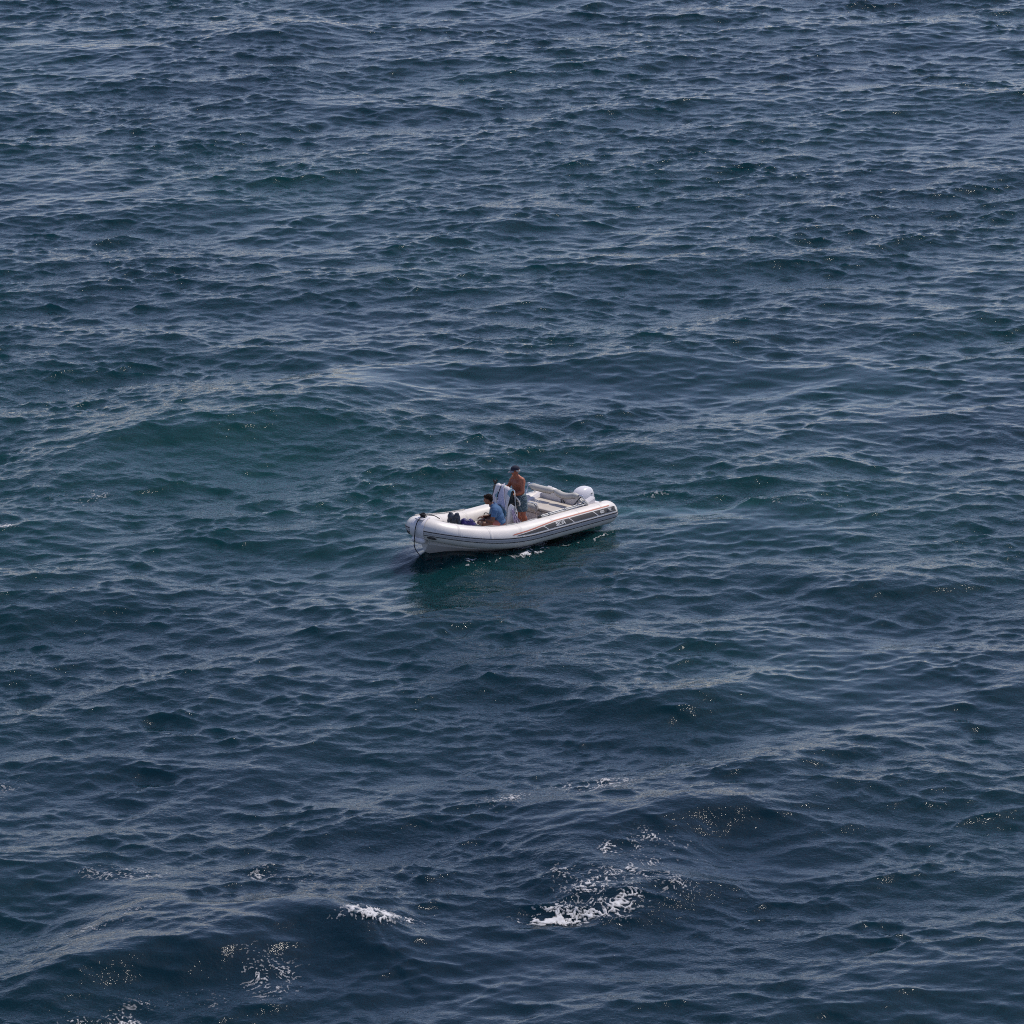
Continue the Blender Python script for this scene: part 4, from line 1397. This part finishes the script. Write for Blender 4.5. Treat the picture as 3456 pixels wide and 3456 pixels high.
# --- man sitting on the bow cushion, facing left across the boat
PS = BM @ Matrix.Translation((3.23, 0.20, BOWDECK + 0.12)) @ Matrix.Rotation(R(-45.8), 4, 'Z')
sit = empty('person', PS)
tag(sit, 'man in blue polo shirt and salmon shorts sitting cross-legged in the bow', 'person')
HS = Matrix.Translation((0.265, 0, 0.675)) @ Matrix.Rotation(R(9), 4, 'Y')
mb = MB()
mb.ell((0.0, 0, 0.10), (0.135, 0.175, 0.115)); mb.ell((0.02, 0, 0.22), (0.125, 0.165, 0.14), (0, R(12), 0)); mb.ell((0.065, 0, 0.36), (0.120, 0.175, 0.15), (0, R(22), 0))
mb.capsule((0.11, -0.145, 0.465), 0.068, (0.11, 0.145, 0.465), 0.068)
mb.capsule((0.12, 0, 0.48), 0.07, (0.20, 0, 0.565), 0.055); mb.capsule((0.18, 0, 0.545), 0.055, (0.235, 0, 0.63), 0.053)
for s in (-1, 1):
    mb.capsule((0.10, s * 0.12, 0.48), 0.05, (0.16, s * 0.04, 0.535), 0.045)
    hip, knee, ank = Vector((0.02, s * 0.10, 0.095)), Vector((0.37, s * 0.255, 0.125)), Vector((0.40 + 0.05 * s, -s * 0.09, 0.055))
    mb.capsule(hip, 0.095, knee, 0.060); mb.capsule(knee, 0.056, ank, 0.040); mb.ell(knee.lerp(ank, 0.35), (0.06, 0.06, 0.055))
    mb.ell(ank + Vector((0.035, -s * 0.075, -0.012)), (0.050, 0.11, 0.036), (0, 0, R(18 * s)))
    sh = Vector((0.105, s * 0.195, 0.455)); el = Vector((0.155, s * 0.255, 0.205)); wr = Vector((0.385, s * 0.165, 0.205))
    mb.capsule(sh, 0.056, el, 0.043); mb.capsule(el, 0.043, wr, 0.029); mb.ell(sh.lerp(el, 0.45), (0.048, 0.048, 0.08))
    hand(mb, wr, (0.94, -s * 0.22, -0.12), (0.1, s * 0.1, 1), s, 0.55)
head_parts(mb, HS)
mb.solid('body', M_skin2, sit, voxel=0.0065, smooth=4)
M_polo = mat('blue_polo', (0.052, 0.125, 0.260), 0.9, var=0.16, vscale=9, bump=0.25, bscale=14)
mb = MB()
mb.ell((0.0, 0, 0.125), (0.160, 0.196, 0.110)); mb.ell((0.022, 0, 0.235), (0.152, 0.190, 0.16), (0, R(12), 0)); mb.ell((0.066, 0, 0.365), (0.146, 0.198, 0.165), (0, R(22), 0))
mb.capsule((0.11, -0.145, 0.468), 0.086, (0.11, 0.145, 0.468), 0.086)
for s in (-1, 1):
    mb.capsule((0.10, s * 0.12, 0.485), 0.060, (0.15, s * 0.045, 0.53), 0.052)
    sh = Vector((0.105, s * 0.195, 0.458)); el = Vector((0.155, s * 0.255, 0.205))
    mb.sweep([sh + Vector((0, 0, 0.06)), sh, sh.lerp(el, 0.3), sh.lerp(el, 0.66)], [0.03, 0.072, 0.070, 0.068], 16)
polo = mb.solid('polo_shirt', M_polo, sit, voxel=0.008, smooth=4, warp=lambda c, n: c + n * (0.005 * math.sin(c.z * 75 + c.x * 25 + c.y * 12) * max(0, min(1, (0.32 - c.z) / 0.2)) + 0.003 * math.sin(c.y * 40 + c.z * 20)))
MB().sweep([(0.165 + 0.066 * math.cos(t), 0.066 * math.sin(t), 0.552 - 0.045 * math.cos(t)) for t in [2 * math.pi * j / 24 for j in range(25)]], 0.016, 8, caps=False).build('collar', mat('polo_collar', (0.06, 0.11, 0.24), 0.9), polo)
M_salmon = mat('salmon_shorts', (0.46, 0.165, 0.14), 0.9, var=0.3, vscale=24)
mb = MB()
mb.ell((0.0, 0, 0.085), (0.148, 0.185, 0.082))
for s in (-1, 1):
    hip, knee = Vector((0.0, s * 0.085, 0.095)), Vector((0.37, s * 0.255, 0.125))
    mb.sweep([hip, hip.lerp(knee, 0.25), hip.lerp(knee, 0.52)], [0.105, 0.108, 0.098], 18)
mb.solid('shorts', M_salmon, sit, voxel=0.009, smooth=3, warp=lumpy(0.004, 36))
M_hair = mat('dark_hair', (0.014, 0.008, 0.006), 0.8, var=0.5, vscale=70, spec=0.15)
mb = MB()
er = HS.to_3x3().to_euler()
mb.ell(HS @ Vector((-0.020, 0, 0.045)), (0.100, 0.086, 0.090), er); mb.ell(HS @ Vector((-0.055, 0, -0.005)), (0.062, 0.076, 0.070), er); mb.ell(HS @ Vector((0.045, 0, 0.085)), (0.055, 0.066, 0.034), er)
mb.solid('hair', M_hair, sit, voxel=0.006, smooth=1, warp=lambda c, n: c + n * (0.003 * math.sin(c.x * 170) * math.sin(c.y * 180 + 1) + 0.003 * math.sin(c.z * 190 + c.x * 90)))
wc = Vector((0.350, 0.178, 0.205))
wdir = Vector((0.23, -0.09, 0)).normalized()
MB().sweep([wc - wdir * 0.014, wc + wdir * 0.014], 0.036, 14).build('wristwatch', M_black, sit)
